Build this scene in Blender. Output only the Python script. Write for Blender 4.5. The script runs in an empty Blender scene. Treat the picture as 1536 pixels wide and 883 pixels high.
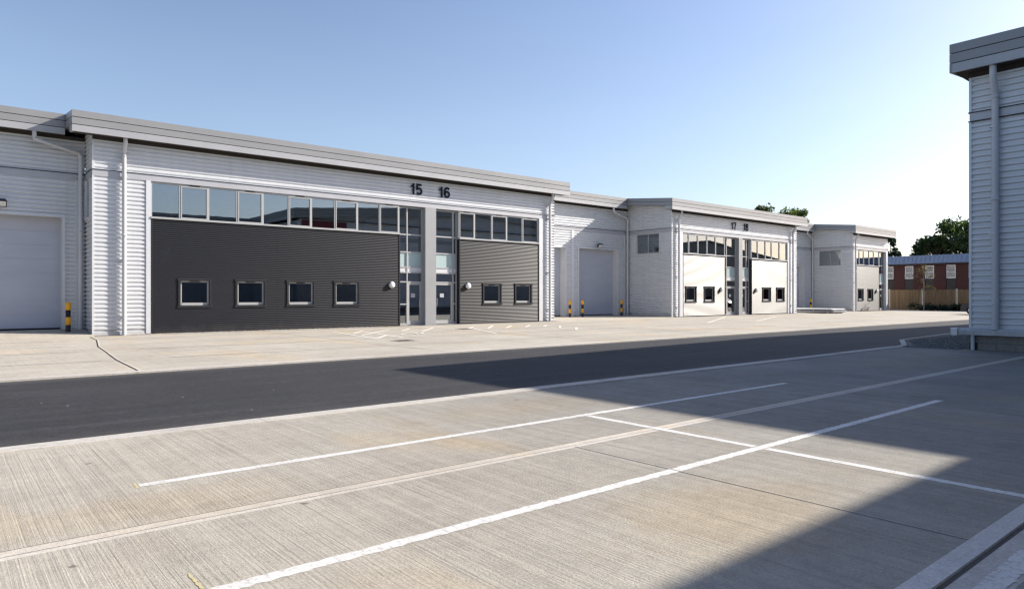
import bpy, math, random
from mathutils import Vector, Matrix
random.seed(7)
SC = bpy.context.scene
COL = SC.collection
PI = math.pi

# ------------------------------------------------------------------ materials
def nt(name):
    m = bpy.data.materials.new(name); m.use_nodes = True
    n = m.node_tree.nodes; l = m.node_tree.links
    return m, n, l, n['Principled BSDF']

def noise(n, l, coord, scale, detail=3, rough=.55, mscale=None):
    src = coord
    if mscale:
        mp = n.new('ShaderNodeMapping'); mp.inputs['Scale'].default_value = mscale
        l.new(coord, mp.inputs['Vector']); src = mp.outputs['Vector']
    t = n.new('ShaderNodeTexNoise'); t.inputs['Scale'].default_value = scale
    t.inputs['Detail'].default_value = detail; t.inputs['Roughness'].default_value = rough
    l.new(src, t.inputs['Vector'])
    return t.outputs['Fac']

def ramp(n, l, fac, stops):
    r = n.new('ShaderNodeValToRGB'); e = r.color_ramp.elements
    while len(e) < len(stops): e.new(.5)
    for k, (p, c) in enumerate(stops):
        e[k].position = p; e[k].color = (c[0], c[1], c[2], 1) if not isinstance(c, (int, float)) else (c, c, c, 1)
    l.new(fac, r.inputs['Fac']); return r.outputs['Color']

def mix(n, l, fac, a, b, mode='MIX'):
    m = n.new('ShaderNodeMix'); m.data_type = 'RGBA'; m.blend_type = mode
    for sock, v in ((m.inputs[0], fac), (m.inputs[6], a), (m.inputs[7], b)):
        if isinstance(v, (int, float)): sock.default_value = v
        elif isinstance(v, tuple): sock.default_value = (*v, 1)
        else: l.new(v, sock)
    return m.outputs[2]

def bump(n, l, h, b, strength, dist):
    bp = n.new('ShaderNodeBump'); bp.inputs['Strength'].default_value = strength
    bp.inputs['Distance'].default_value = dist
    l.new(h, bp.inputs['Height']); l.new(bp.outputs['Normal'], b.inputs['Normal'])

def objc(n): return n.new('ShaderNodeTexCoord').outputs['Object']

def paint(name, col, rough=.4, metal=0., spec=.5, var=.12, vscale=(1.2, 1.2, 1.2), rvar=.12, streak=False):
    m, n, l, b = nt(name)
    c = objc(n)
    f = noise(n, l, c, 1.0, 5, .6, vscale)
    lo = tuple(x*(1-var) for x in col); hi = tuple(min(1, x*(1+var)) for x in col)
    base = ramp(n, l, f, [(.3, lo), (.7, hi)])
    if streak:
        s1 = noise(n, l, c, 1.0, 5, .65, (3.5, 3.5, .10))
        base = mix(n, l, .5, base, ramp(n, l, s1, [(.32, .88), (.5, 1.0), (.72, 1.04)]), 'MULTIPLY')
        sx = n.new('ShaderNodeSeparateXYZ'); l.new(n.new('ShaderNodeNewGeometry').outputs['Position'], sx.inputs[0])
        sp = noise(n, l, c, 2.6, 5, .7)
        h = n.new('ShaderNodeMath'); h.operation = 'MULTIPLY_ADD'; l.new(sp, h.inputs[0]); h.inputs[1].default_value = -.75; l.new(sx.outputs[2], h.inputs[2])
        mr0 = n.new('ShaderNodeMapRange'); mr0.inputs['From Min'].default_value = -.02; mr0.inputs['From Max'].default_value = -.42; mr0.inputs['To Max'].default_value = .45
        l.new(h.outputs[0], mr0.inputs['Value'])
        base = mix(n, l, mr0.outputs[0], base, (.20, .175, .14) if col[0] > .1 else (.06, .052, .045))
    l.new(base, b.inputs['Base Color'])
    g = noise(n, l, c, 7.0, 3)
    mr = n.new('ShaderNodeMapRange'); mr.inputs['To Min'].default_value = max(.05, rough-rvar)
    mr.inputs['To Max'].default_value = min(1, rough+rvar)
    l.new(g, mr.inputs['Value']); l.new(mr.outputs[0], b.inputs['Roughness'])
    b.inputs['Metallic'].default_value = metal
    b.inputs['Specular IOR Level'].default_value = spec
    return m

def stain_f(n, l, v, k):
    m = n.new('ShaderNodeMapRange'); m.inputs['From Min'].default_value = 1.75; m.inputs['From Max'].default_value = 1.0
    m.inputs['To Max'].default_value = k; l.new(v, m.inputs['Value']); return m.outputs[0]

def concrete(name, lo, hi, axis=0, stria=1.0, bumpd=.008, stain=True, dark_tone=None):
    """tamped concrete: brush marks run along Y (axis=0) and vary fast along X"""
    m, n, l, b = nt(name)
    c = objc(n)
    s1 = noise(n, l, c, 1.0, 4, .65, (38, .35, 1) if axis == 0 else (.35, 38, 1))
    s2 = noise(n, l, c, 1.0, 5, .7, (9, .12, 1) if axis == 0 else (.12, 9, 1))
    g = noise(n, l, c, 55.0, 4, .7)
    g2 = noise(n, l, c, 9.0, 5, .65)
    big = noise(n, l, c, .35, 4, .6)
    mid = noise(n, l, c, 1.7, 5, .62)
    base = ramp(n, l, big, [(.3, lo), (.7, hi)])
    if dark_tone:
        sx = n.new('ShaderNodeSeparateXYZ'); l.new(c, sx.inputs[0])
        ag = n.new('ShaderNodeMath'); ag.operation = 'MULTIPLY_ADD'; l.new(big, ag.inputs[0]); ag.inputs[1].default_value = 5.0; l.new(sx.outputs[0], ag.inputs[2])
        am = n.new('ShaderNodeMapRange'); am.inputs['From Min'].default_value = 4.0; am.inputs['From Max'].default_value = 10.5; l.new(ag.outputs[0], am.inputs['Value'])  # base shifts gradually to the darker tone with increasing X, broken by noise
        base = mix(n, l, am.outputs[0], base, ramp(n, l, big, [(.3, dark_tone[0]), (.7, dark_tone[1])]))
    s3 = noise(n, l, c, 1.0, 3, .6, (85, .5, 1) if axis == 0 else (.5, 85, 1))
    pm = ramp(n, l, noise(n, l, c, .8, 3, .55, (1.0, .35, 1)), [(.42, .08), (.60, 1.0)])
    fm = n.new('ShaderNodeMath'); fm.operation = 'MULTIPLY'; l.new(pm, fm.inputs[0]); fm.inputs[1].default_value = .9*stria
    base = mix(n, l, fm.outputs[0], base, ramp(n, l, s1, [(.26, .42), (.42, .98), (.6, 1.0), (.78, 1.12)]), 'MULTIPLY')
    base = mix(n, l, fm.outputs[0], base, ramp(n, l, s3, [(.28, .55), (.42, .98), (.7, 1.06)]), 'MULTIPLY')
    base = mix(n, l, .6*stria, base, ramp(n, l, s2, [(.3, .72), (.55, 1.0), (.75, 1.14)]), 'MULTIPLY')
    base = mix(n, l, .55, base, ramp(n, l, g, [(.3, .55), (.52, 1.0), (.7, 1.22)]), 'MULTIPLY')
    base = mix(n, l, .5, base, ramp(n, l, g2, [(.3, .78), (.6, 1.08)]), 'MULTIPLY')
    base = mix(n, l, .6, base, ramp(n, l, mid, [(.3, .86), (.6, 1.05)]), 'MULTIPLY')
    if stain:
        st = noise(n, l, c, .55, 3, .5, (1, .45, 1))
        f = ramp(n, l, st, [(.56, 0.), (.72, .75)])
        base = mix(n, l, f, base, mix(n, l, 1., base, (1.12, .97, .76), 'MULTIPLY'))
    if stain:
        for (px, py, rx, ry, k) in ((4.3, 2.7, 1.25, .75, .5), (5.9, 7.0, 1.6, .6, .3), (1.2, 5.4, 1.2, .5, .3)):
            mp = n.new('ShaderNodeMapping'); mp.vector_type = 'POINT'
            mp.inputs['Scale'].default_value = (1/rx, 1/ry, 1); mp.inputs['Location'].default_value = (-px/rx, -py/ry, 0); l.new(c, mp.inputs['Vector'])
            ln = n.new('ShaderNodeVectorMath'); ln.operation = 'LENGTH'; l.new(mp.outputs[0], ln.inputs[0])
            ad = n.new('ShaderNodeMath'); ad.operation = 'MULTIPLY_ADD'; l.new(mid, ad.inputs[0]); ad.inputs[1].default_value = 1.3; l.new(ln.outputs['Value'], ad.inputs[2])
            base = mix(n, l, stain_f(n, l, ad.outputs[0], k), base, mix(n, l, 1., base, (1.13, .97, .72), 'MULTIPLY'))
        ty = noise(n, l, c, 1.0, 4, .6, (.16, 1.5, 1))
        base = mix(n, l, ramp(n, l, ty, [(.60, 0.), (.74, .4)]), base, mix(n, l, 1., base, (.70, .69, .68), 'MULTIPLY'))
        vo = n.new('ShaderNodeTexVoronoi'); vo.inputs['Scale'].default_value = 1.3; l.new(c, vo.inputs['Vector'])
        wob = n.new('ShaderNodeMath'); wob.operation = 'MULTIPLY_ADD'; l.new(g2, wob.inputs[0]); wob.inputs[1].default_value = .10; l.new(vo.outputs['Distance'], wob.inputs[2])
        base = mix(n, l, ramp(n, l, wob.outputs[0], [(.075, .75), (.092, 0.)]), base, mix(n, l, 1., base, (.30, .29, .28), 'MULTIPLY'))
    l.new(base, b.inputs['Base Color'])
    b.inputs['Roughness'].default_value = .88
    b.inputs['Specular IOR Level'].default_value = .3
    h = n.new('ShaderNodeMath'); h.operation = 'MULTIPLY_ADD'
    l.new(s1, h.inputs[0]); h.inputs[1].default_value = 1.2*stria; l.new(g, h.inputs[2])
    bump(n, l, h.outputs[0], b, .7, bumpd)
    return m

def asphalt(name):
    m, n, l, b = nt(name)
    c = objc(n)
    g = noise(n, l, c, 48, 5, .85)
    g2 = noise(n, l, c, 9, 5, .75)
    st = noise(n, l, c, 1.0, 5, .65, (.10, 2.6, 1))
    st2 = noise(n, l, c, 1.0, 4, .6, (.25, 9, 1))
    big = noise(n, l, c, .45, 5, .6)
    base = ramp(n, l, g, [(.28, (.010, .010, .011)), (.52, (.029, .029, .031)), (.7, (.085, .083, .082))])
    base = mix(n, l, .9, base, ramp(n, l, g2, [(.3, .6), (.7, 1.4)]), 'MULTIPLY')
    base = mix(n, l, .9, base, ramp(n, l, st, [(.3, .7), (.55, 1.0), (.7, 1.45)]), 'MULTIPLY')
    base = mix(n, l, .5, base, ramp(n, l, st2, [(.3, .8), (.7, 1.25)]), 'MULTIPLY')
    base = mix(n, l, .8, base, ramp(n, l, big, [(.3, .8), (.7, 1.25)]), 'MULTIPLY')
    sx = n.new('ShaderNodeSeparateXYZ'); l.new(c, sx.inputs[0])
    # pale dust carried off the concrete along both edges
    ad = n.new('ShaderNodeMath'); ad.operation = 'MULTIPLY_ADD'; l.new(st, ad.inputs[0]); ad.inputs[1].default_value = .9; l.new(sx.outputs[1], ad.inputs[2])
    e1 = n.new('ShaderNodeMapRange'); e1.inputs['From Min'].default_value = 9.5; e1.inputs['From Max'].default_value = 8.7; l.new(ad.outputs[0], e1.inputs['Value'])
    e2 = n.new('ShaderNodeMapRange'); e2.inputs['From Min'].default_value = 14.9; e2.inputs['From Max'].default_value = 15.7; l.new(ad.outputs[0], e2.inputs['Value'])
    mx = n.new('ShaderNodeMath'); mx.operation = 'MAXIMUM'; l.new(e1.outputs[0], mx.inputs[0]); l.new(e2.outputs[0], mx.inputs[1])
    sc = n.new('ShaderNodeMath'); sc.operation = 'MULTIPLY'; l.new(mx.outputs[0], sc.inputs[0]); sc.inputs[1].default_value = .3
    base = mix(n, l, sc.outputs[0], base, (.16, .15, .135))
    v = n.new('ShaderNodeTexVoronoi'); v.inputs['Scale'].default_value = 2.2; l.new(c, v.inputs['Vector'])
    sp = ramp(n, l, v.outputs['Distance'], [(.03, 1.), (.045, 0.)])
    base = mix(n, l, sp, base, (.40, .38, .34))
    l.new(base, b.inputs['Base Color']); b.inputs['Roughness'].default_value = .8
    b.inputs['Specular IOR Level'].default_value = .35
    bump(n, l, g, b, .8, .006)
    return m

def worn_paint(name, col, under, wear=.42):
    m, n, l, b = nt(name)
    c = objc(n)
    w = noise(n, l, c, 30, 5, .75)
    w2 = noise(n, l, c, 2.2, 4, .6)
    s1 = noise(n, l, c, 1.0, 4, .65, (38, .6, 1))
    h = n.new('ShaderNodeMath'); h.operation = 'MULTIPLY_ADD'; l.new(w2, h.inputs[0]); h.inputs[1].default_value = .35; l.new(w, h.inputs[2])
    h2 = n.new('ShaderNodeMath'); h2.operation = 'MULTIPLY_ADD'; l.new(s1, h2.inputs[0]); h2.inputs[1].default_value = .4; l.new(h.outputs[0], h2.inputs[2])
    f = ramp(n, l, h2.outputs[0], [(wear+.17, 0.), (wear+.3, 1.)])
    col2 = mix(n, l, .4, col, ramp(n, l, w2, [(.3, .85), (.7, 1.05)]), 'MULTIPLY')
    l.new(mix(n, l, f, under, col2), b.inputs['Base Color'])
    b.inputs['Roughness'].default_value = .75
    bump(n, l, h2.outputs[0], b, .4, .004)
    return m

def glass_mat(name, refl=.3, tint=(.55, .6, .6)):
    m, n, l, b = nt(name)
    n.remove(b); out = n['Material Output']
    tr = n.new('ShaderNodeBsdfTransparent'); tr.inputs['Color'].default_value = (*tint, 1)
    gl = n.new('ShaderNodeBsdfGlossy'); gl.inputs['Roughness'].default_value = .01
    gl.inputs['Color'].default_value = (.92, .96, 1, 1)
    fr = n.new('ShaderNodeFresnel'); fr.inputs['IOR'].default_value = 1.5
    a = n.new('ShaderNodeMath'); a.operation = 'MULTIPLY_ADD'; a.use_clamp = True
    l.new(fr.outputs[0], a.inputs[0]); a.inputs[1].default_value = 1.0; a.inputs[2].default_value = refl
    mx = n.new('ShaderNodeMixShader')
    c = objc(n); w = noise(n, l, c, 1.1, 2); bp = n.new('ShaderNodeBump')
    bp.inputs['Strength'].default_value = .02; bp.inputs['Distance'].default_value = .02
    l.new(w, bp.inputs['Height']); l.new(bp.outputs[0], gl.inputs['Normal'])
    l.new(a.outputs[0], mx.inputs[0]); l.new(tr.outputs[0], mx.inputs[1]); l.new(gl.outputs[0], mx.inputs[2])
    l.new(mx.outputs[0], out.inputs['Surface'])
    return m

def brick_mat(name):
    m, n, l, b = nt(name)
    c = objc(n)
    sx = n.new('ShaderNodeSeparateXYZ'); l.new(c, sx.inputs[0])
    cb = n.new('ShaderNodeCombineXYZ')
    ad = n.new('ShaderNodeMath'); l.new(sx.outputs[0], ad.inputs[0]); l.new(sx.outputs[1], ad.inputs[1])
    l.new(ad.outputs[0], cb.inputs[0]); l.new(sx.outputs[2], cb.inputs[1])
    t = n.new('ShaderNodeTexBrick'); l.new(cb.outputs[0], t.inputs['Vector'])
    t.inputs['Color1'].default_value = (.10, .027, .02, 1); t.inputs['Color2'].default_value = (.07, .02, .016, 1)
    t.inputs['Mortar'].default_value = (.09, .06, .05, 1); t.inputs['Scale'].default_value = 1
    t.inputs['Brick Width'].default_value = .225; t.inputs['Row Height'].default_value = .075; t.inputs['Mortar Size'].default_value = .008
    f = noise(n, l, c, 1.2, 4)
    l.new(mix(n, l, .5, t.outputs['Color'], ramp(n, l, f, [(.3, .7), (.7, 1.2)]), 'MULTIPLY'), b.inputs['Base Color'])
    b.inputs['Roughness'].default_value = .9
    return m

def wood_mat(name, lo, hi):
    m, n, l, b = nt(name)
    c = objc(n)
    g = noise(n, l, c, 1.0, 5, .65, (30, 30, 1.2))
    p = noise(n, l, c, 1.0, 2, .5, (5.5, 5.5, .15))
    base = ramp(n, l, g, [(.3, lo), (.7, hi)])
    base = mix(n, l, .7, base, ramp(n, l, p, [(.3, .6), (.7, 1.3)]), 'MULTIPLY')
    l.new(base, b.inputs['Base Color']); b.inputs['Roughness'].default_value = .9
    return m

def leaf_mat(name, lo, hi):
    m, n, l, b = nt(name)
    oi = n.new('ShaderNodeNewGeometry')
    c = objc(n)
    f = noise(n, l, c, .9, 3)
    r = n.new('ShaderNodeMath'); r.operation = 'MULTIPLY_ADD'; l.new(oi.outputs['Random Per Island'], r.inputs[0]); r.inputs[1].default_value = .45; l.new(f, r.inputs[2])
    l.new(ramp(n, l, r.outputs[0], [(.35, lo), (.95, hi)]), b.inputs['Base Color'])
    b.inputs['Roughness'].default_value = .55
    # thin leaf: some light passes through
    out = n['Material Output']
    tl = n.new('ShaderNodeBsdfTranslucent'); tl.inputs['Color'].default_value = (hi[0]*1.4, hi[1]*1.5, hi[2]*.8, 1)
    mx = n.new('ShaderNodeMixShader'); mx.inputs[0].default_value = .3
    l.new(b.outputs[0], mx.inputs[1]); l.new(tl.outputs[0], mx.inputs[2]); l.new(mx.outputs[0], out.inputs['Surface'])
    return m

M = dict(
    silver=paint('silver_cladding_paint', (.60, .61, .625), .42, .12, .5, .035, (.35, .35, .35), .04, streak=True),
    trim=paint('silver_trim_paint', (.60, .605, .62), .42, .2, .5, .05),
    dado=paint('grey_flashing_paint', (.42, .42, .44), .42, .2, .5, .06),
    fascialt=paint('pale_gutter_fascia_paint', (.36, .36, .37), .40, .15, .5, .05),
    fascia=paint('grey_fascia_paint', (.25, .25, .252), .40, .15, .5, .07, (.3, .3, .3)),
    dark=paint('anthracite_cladding_paint', (.0095, .0105, .0145), .40, .0, .38, .06, (.4, .4, .4), .01, streak=True),
    darktrim=paint('anthracite_trim_paint', (.016, .016, .019), .45, .0, .4, .1),
    frame=paint('window_frame_paint', (.38, .38, .375), .42, .1, .5, .04),
    soffit=paint('dark_soffit_board', (.055, .05, .045), .8, 0, .2, .15),
    roof=paint('roof_sheet', (.28, .28, .285), .5, .1, .4, .08),
    pipe=paint('downpipe_plastic', (.52, .525, .54), .38, 0, .5, .04),
    door=paint('sectional_door_paint', (.44, .46, .52), .45, .0, .5, .05, (.6, .6, 2)),
    rubber=paint('black_rubber', (.012, .012, .013), .7, 0, .3, .1),
    glass=glass_mat('window_glass', .20, (.62, .66, .66)),
    glassdk=glass_mat('low_window_glass', .07, (.38, .4, .42)),
    spandrel=paint('spandrel_glass', (.40, .50, .50), .12, 0, .7, .05, (.8, .8, .8), .03),
    inner=paint('office_plaster', (.42, .41, .39), .9, 0, .2, .05),
    carpet=paint('office_floor', (.14, .14, .14), .9, 0, .2, .1),
    maroon=paint('maroon_panel', (.16, .02, .035), .5, 0, .4, .08),
    white=paint('white_diffuser', (.82, .82, .80), .35, 0, .5, .02),
    yellow=paint('yellow_sleeve', (.75, .38, .02), .4, 0, .5, .1),
    black=paint('black_sleeve', (.012, .012, .013), .45, 0, .4, .1),
    number=paint('navy_number_paint', (.010, .016, .036), .7, 0, .15, .05),
    steel=paint('brushed_steel', (.5, .5, .5), .3, .9, .5, .05),
    slabdk=concrete('tamped_concrete_dark', (.225, .212, .192), (.315, .297, .266)),  # darker concrete tone for the strip beyond the edge channel
    pier=paint('grey_pier_paint', (.30, .305, .31), .45, .1, .5, .05),
    slab=concrete('tamped_concrete', (.365, .332, .280), (.475, .438, .370), dark_tone=((.225, .212, .188), (.310, .293, .260))),
    apron=concrete('apron_concrete', (.385, .350, .293), (.475, .438, .370), 0, .5),
    path=concrete('path_concrete', (.25, .24, .225), (.32, .305, .285), 1, .25),
    kerb=concrete('kerb_concrete', (.43, .40, .36), (.53, .50, .45), 1, .2, .004),
    joint=concrete('joint_mortar', (.46, .41, .345), (.58, .53, .46), 1, .3, .004),
    jointlt=concrete('joint_mortar_pale', (.50, .46, .40), (.60, .56, .50), 1, .25, .004),
    kerblt=concrete('pale_edge_kerb', (.52, .50, .47), (.62, .60, .57), 1, .2, .004),
    jointdk=paint('joint_sealant', (.045, .042, .04), .8, 0, .2, .3),
    asphalt=asphalt('road_asphalt'),
    line=worn_paint('white_line_paint', (.62, .61, .585), (.38, .355, .315), .53),
    linefar=worn_paint('faded_line_paint', (.74, .71, .65), (.44, .41, .36), .40),
    yline=worn_paint('yellow_line_paint', (.58, .47, .16), (.42, .39, .34), .62),
    soil=concrete('bare_soil', (.10, .085, .06), (.19, .16, .11), 0, .0, .03),
    gravel=concrete('gravel_base', (.09, .09, .085), (.17, .165, .155), 0, .0, .03),
    stone=paint('gravel_stone', (.17, .165, .16), .9, 0, .3, .5, (9, 9, 9)),
    block=concrete('plinth_block', (.17, .16, .15), (.25, .235, .215), 1, .1),
    ledge=concrete('drip_ledge_concrete', (.42, .42, .42), (.62, .62, .62), 1, .2, .01),
    brick=brick_mat('red_brick'),
    seam=paint('blue_grey_roof_sheet', (.30, .34, .42), .4, .2, .5, .08),
    fence=wood_mat('fence_timber', (.13, .085, .045), (.27, .18, .10)),
    post=paint('concrete_post', (.30, .29, .27), .9, 0, .2, .1),
    bark=wood_mat('tree_bark', (.06, .045, .03), (.13, .10, .07)),
    leafA=leaf_mat('dark_leaves', (.010, .022, .008), (.045, .075, .02)),
    leafB=leaf_mat('bright_leaves', (.022, .045, .010), (.10, .13, .03)),
    leafC=leaf_mat('conifer_needles', (.006, .018, .010), (.022, .045, .022)),
    leafD=leaf_mat('brown_leaves', (.03, .028, .012), (.09, .07, .03)),
    carpaint=paint('navy_car_paint', (.010, .012, .025), .25, .2, .6, .03),
    tyre=paint('tyre_rubber', (.012, .012, .012), .85, 0, .2, .1),
    lampglass=paint('lamp_lens', (.6, .6, .58), .1, 0, .7, .03),
)

# ------------------------------------------------------------------ mesh builder
class MB:
    def __init__(s): s.v = []; s.f = []; s.mi = []; s.sm = []; s.mats = []
    def _m(s, mat):
        mat = M[mat]
        if mat not in s.mats: s.mats.append(mat)
        return s.mats.index(mat)
    def add(s, verts, faces, mat, smooth=False):
        o = len(s.v); k = s._m(mat)
        s.v += [tuple(p) for p in verts]
        for f in faces:
            s.f.append([i+o for i in f]); s.mi.append(k); s.sm.append(smooth)
        return s
    def box(s, x0, x1, y0, y1, z0, z1, mat):
        if x0 > x1: x0, x1 = x1, x0
        if y0 > y1: y0, y1 = y1, y0
        v = [(x, y, z) for z in (z0, z1) for y in (y0, y1) for x in (x0, x1)]
        return s.add(v, [(0, 2, 3, 1), (4, 5, 7, 6), (0, 1, 5, 4), (2, 6, 7, 3), (0, 4, 6, 2), (1, 3, 7, 5)], mat)
    def sheet(s, x0, x1, y0, y1, z, mat):
        return s.add([(x0, y0, z), (x1, y0, z), (x1, y1, z), (x0, y1, z)], [(0, 1, 2, 3)], mat)
    def hexa(s, p, mat):   # 8 points: bottom ring 4, top ring 4
        return s.add(p, [(3, 2, 1, 0), (4, 5, 6, 7), (0, 1, 5, 4), (1, 2, 6, 5), (2, 3, 7, 6), (3, 0, 4, 7)], mat)
    def tube(s, path, r, mat, n=12, cap=True):
        path = [Vector(p) for p in path]
        rs = r if isinstance(r, (list, tuple)) else [r]*len(path)
        rings = []
        for i, p in enumerate(path):
            a = path[max(0, i-1)]; b = path[min(len(path)-1, i+1)]
            t = (b-a).normalized()
            if 0 < i < len(path)-1:
                t = ((path[i]-a).normalized() + (b-path[i]).normalized()).normalized()
            u = t.cross(Vector((0, 1, 0)) if abs(t.z) > .8 else Vector((0, 0, 1))).normalized()
            w = t.cross(u)
            rings.append([p + (u*math.cos(2*PI*k/n) + w*math.sin(2*PI*k/n))*rs[i] for k in range(n)])
        v = [q for g in rings for q in g]; f = []
        for i in range(len(path)-1):
            for k in range(n):
                f.append((i*n+k, i*n+(k+1) % n, (i+1)*n+(k+1) % n, (i+1)*n+k))
        s.add(v, f, mat, True)
        if cap:
            s.add(rings[0], [tuple(range(n))], mat); s.add(rings[-1], [tuple(range(n))], mat)
        return s
    def lathe(s, cx, cy, cz, prof, mat, n=20, axis='z'):
        v = []; f = []
        for (r, h) in prof:
            for k in range(n):
                a = 2*PI*k/n
                if axis == 'z': v.append((cx+r*math.cos(a), cy+r*math.sin(a), cz+h))
                elif axis == '-y': v.append((cx+r*math.cos(a), cy-h, cz+r*math.sin(a)))
                else: v.append((cx+h, cy+r*math.cos(a), cz+r*math.sin(a)))
        for i in range(len(prof)-1):
            for k in range(n):
                f.append((i*n+k, i*n+(k+1) % n, (i+1)*n+(k+1) % n, (i+1)*n+k))
        return s.add(v, f, mat, True)
    def build(s, name, parent=None, org=(0, 0, 0)):
        me = bpy.data.meshes.new(name)
        ox, oy, oz = org
        me.from_pydata([(x-ox, y-oy, z-oz) for x, y, z in s.v], [], s.f)
        for m in s.mats: me.materials.append(m)
        me.polygons.foreach_set('material_index', s.mi)
        me.polygons.foreach_set('use_smooth', s.sm)
        me.update()
        o = bpy.data.objects.new(name, me); COL.objects.link(o)
        if parent is not None: o.parent = parent
        else: o.location = org
        return o

def thing(name, label, cat, loc, group=None):
    o = bpy.data.objects.new(name, None); COL.objects.link(o)
    o.location = loc; o.empty_display_size = .2
    return tag(o, label, cat, group)

def tag(o, label, cat, group=None):
    o['label'] = label; o['category'] = cat
    if group: o['group'] = group
    return o

def struct(mb, name):
    o = mb.build(name); o['kind'] = 'structure'; return o

# ------------------------------------------------------------------ cladding
PS = .1655           # silver sheet pitch
def prof_silver():   # (z within pitch, depth outwards); rounded trapezoid
    d = .042
    return [(0, 0), (.034, 0), (.058, d*.9), (.064, d), (.136, d), (.142, d*.92), (.160, 0)], PS
PD = .0790
def prof_dark():
    return [(PD*k/10, .0078+.0078*math.cos(2*PI*k/10)) for k in range(10)], PD

def prof_pts(prof, z0, z1):
    pts, P = prof
    allp = []
    k = math.floor(z0/P)-1
    while k*P < z1+P:
        allp += [(k*P+a, d) for a, d in pts]; k += 1
    out = []
    for (a, da), (b, db) in zip(allp, allp[1:]):
        if b <= z0 or a >= z1: continue
        if not out:
            t = max(0, (z0-a)/(b-a)); out.append((max(a, z0), da+(db-da)*t))
        if b <= z1: out.append((b, db))
        else:
            t = (z1-a)/(b-a); out.append((z1, da+(db-da)*t))
    return out

def clad(mb, P0, U, N, L, z0, z1, prof, mat, holes=()):
    """horizontal-rib sheet from P0 along U for L; N points out; P0 lies on the sheet's back"""
    us = sorted({0., L, *[min(max(h[0], 0), L) for h in holes], *[min(max(h[1], 0), L) for h in holes]})
    sm = mat == 'dark'
    for a, b in zip(us, us[1:]):
        if b-a < 1e-4: continue
        segs = [(z0, z1)]
        for h in holes:
            if h[0] <= a+1e-6 and h[1] >= b-1e-6:
                new = []
                for (c, d) in segs:
                    if h[3] <= c or h[2] >= d: new.append((c, d)); continue
                    if h[2] > c: new.append((c, h[2]))
                    if h[3] < d: new.append((h[3], d))
                segs = new
        for (c, d) in segs:
            pp = prof_pts(prof, c, d)
            v = []
            for (z, q) in pp:
                for u in (a, b):
                    v.append((P0[0]+U[0]*u+N[0]*q, P0[1]+U[1]*u+N[1]*q, z))
            f = [(2*i, 2*i+1, 2*i+3, 2*i+2) for i in range(len(pp)-1)]
            mb.add(v, f, mat, sm)

SIL = prof_silver(); DRK = prof_dark()
FY = 29.8            # crown plane of the front facades
TOP = 8.22; SLOPE = .096
def roofz(y): return TOP + SLOPE*(y-29.2)

def bands_x(mb, x0, x1, y, ztop, h=.77, nb=3, t=.07, out=-1, mat='fascia'):
    """fascia along X: nb lapped boards with recessed joints; outer face at y"""
    bh = (h-.026*(nb-1))/nb
    z = ztop
    yi = y - out*t
    for k in range(nb):
        mb.box(x0, x1, min(y, yi), max(y, yi), z-bh, z, mat if k < nb-1 or nb < 3 else 'fascialt')
        if k < nb-1:
            g = y - out*.022
            mb.box(x0+.004, x1-.004, min(g, yi), max(g, yi), z-bh-.026, z-bh, 'darktrim')
        z -= bh+.026
def bands_y(mb, x, ya, yb, za, zb, h, nb, t=.07, out=-1, mat='fascia'):
    """fascia along Y, top edge from za at ya to zb at yb"""
    bh = (h-.026*(nb-1))/nb
    xi = x - out*t
    def bar(xo, z_off, hh, m):
        a, b = min(xo, xi), max(xo, xi)
        mb.hexa([(a, ya, za-z_off-hh), (b, ya, za-z_off-hh), (b, yb, zb-z_off-hh), (a, yb, zb-z_off-hh),
                 (a, ya, za-z_off), (b, ya, za-z_off), (b, yb, zb-z_off), (a, yb, zb-z_off)], m)
    off = 0
    for k in range(nb):
        bar(x, off, bh, mat if k < nb-1 or nb < 3 else 'fascialt')
        if k < nb-1: bar(x-out*.022, off+bh, .026, 'darktrim')
        off += bh+.026

def downpipe(root, org, pts, name='downpipe', r=.075):
    mb = MB()
    p = [Vector(q) for q in pts]
    path = []
    for i, q in enumerate(p):            # round the bends
        if 0 < i < len(p)-1:
            a = q+(p[i-1]-q).normalized()*.07; b = q+(p[i+1]-q).normalized()*.07
            path += [a, (a+b)/2*.5+q*.5, b]
        else: path.append(q)
    mb.tube(path, r, 'pipe', 14)
    zt = p[-2].z; zb = p[-1].z
    x, y = p[-1].x, p[-1].y
    for z in (zt-.12, (zt+zb)/2+.3):
        mb.lathe(x, y, z, [(r, 0), (r+.014, .002), (r+.014, .10), (r, .102)], 'pipe', 14)
    for z in (zt-.9, (zt+zb)/2-.6, zb+.7):
        mb.box(x-.11, x+.11, y-.02, y+.12, z, z+.03, 'trim')
    return mb.build(name, root, org)

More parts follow.
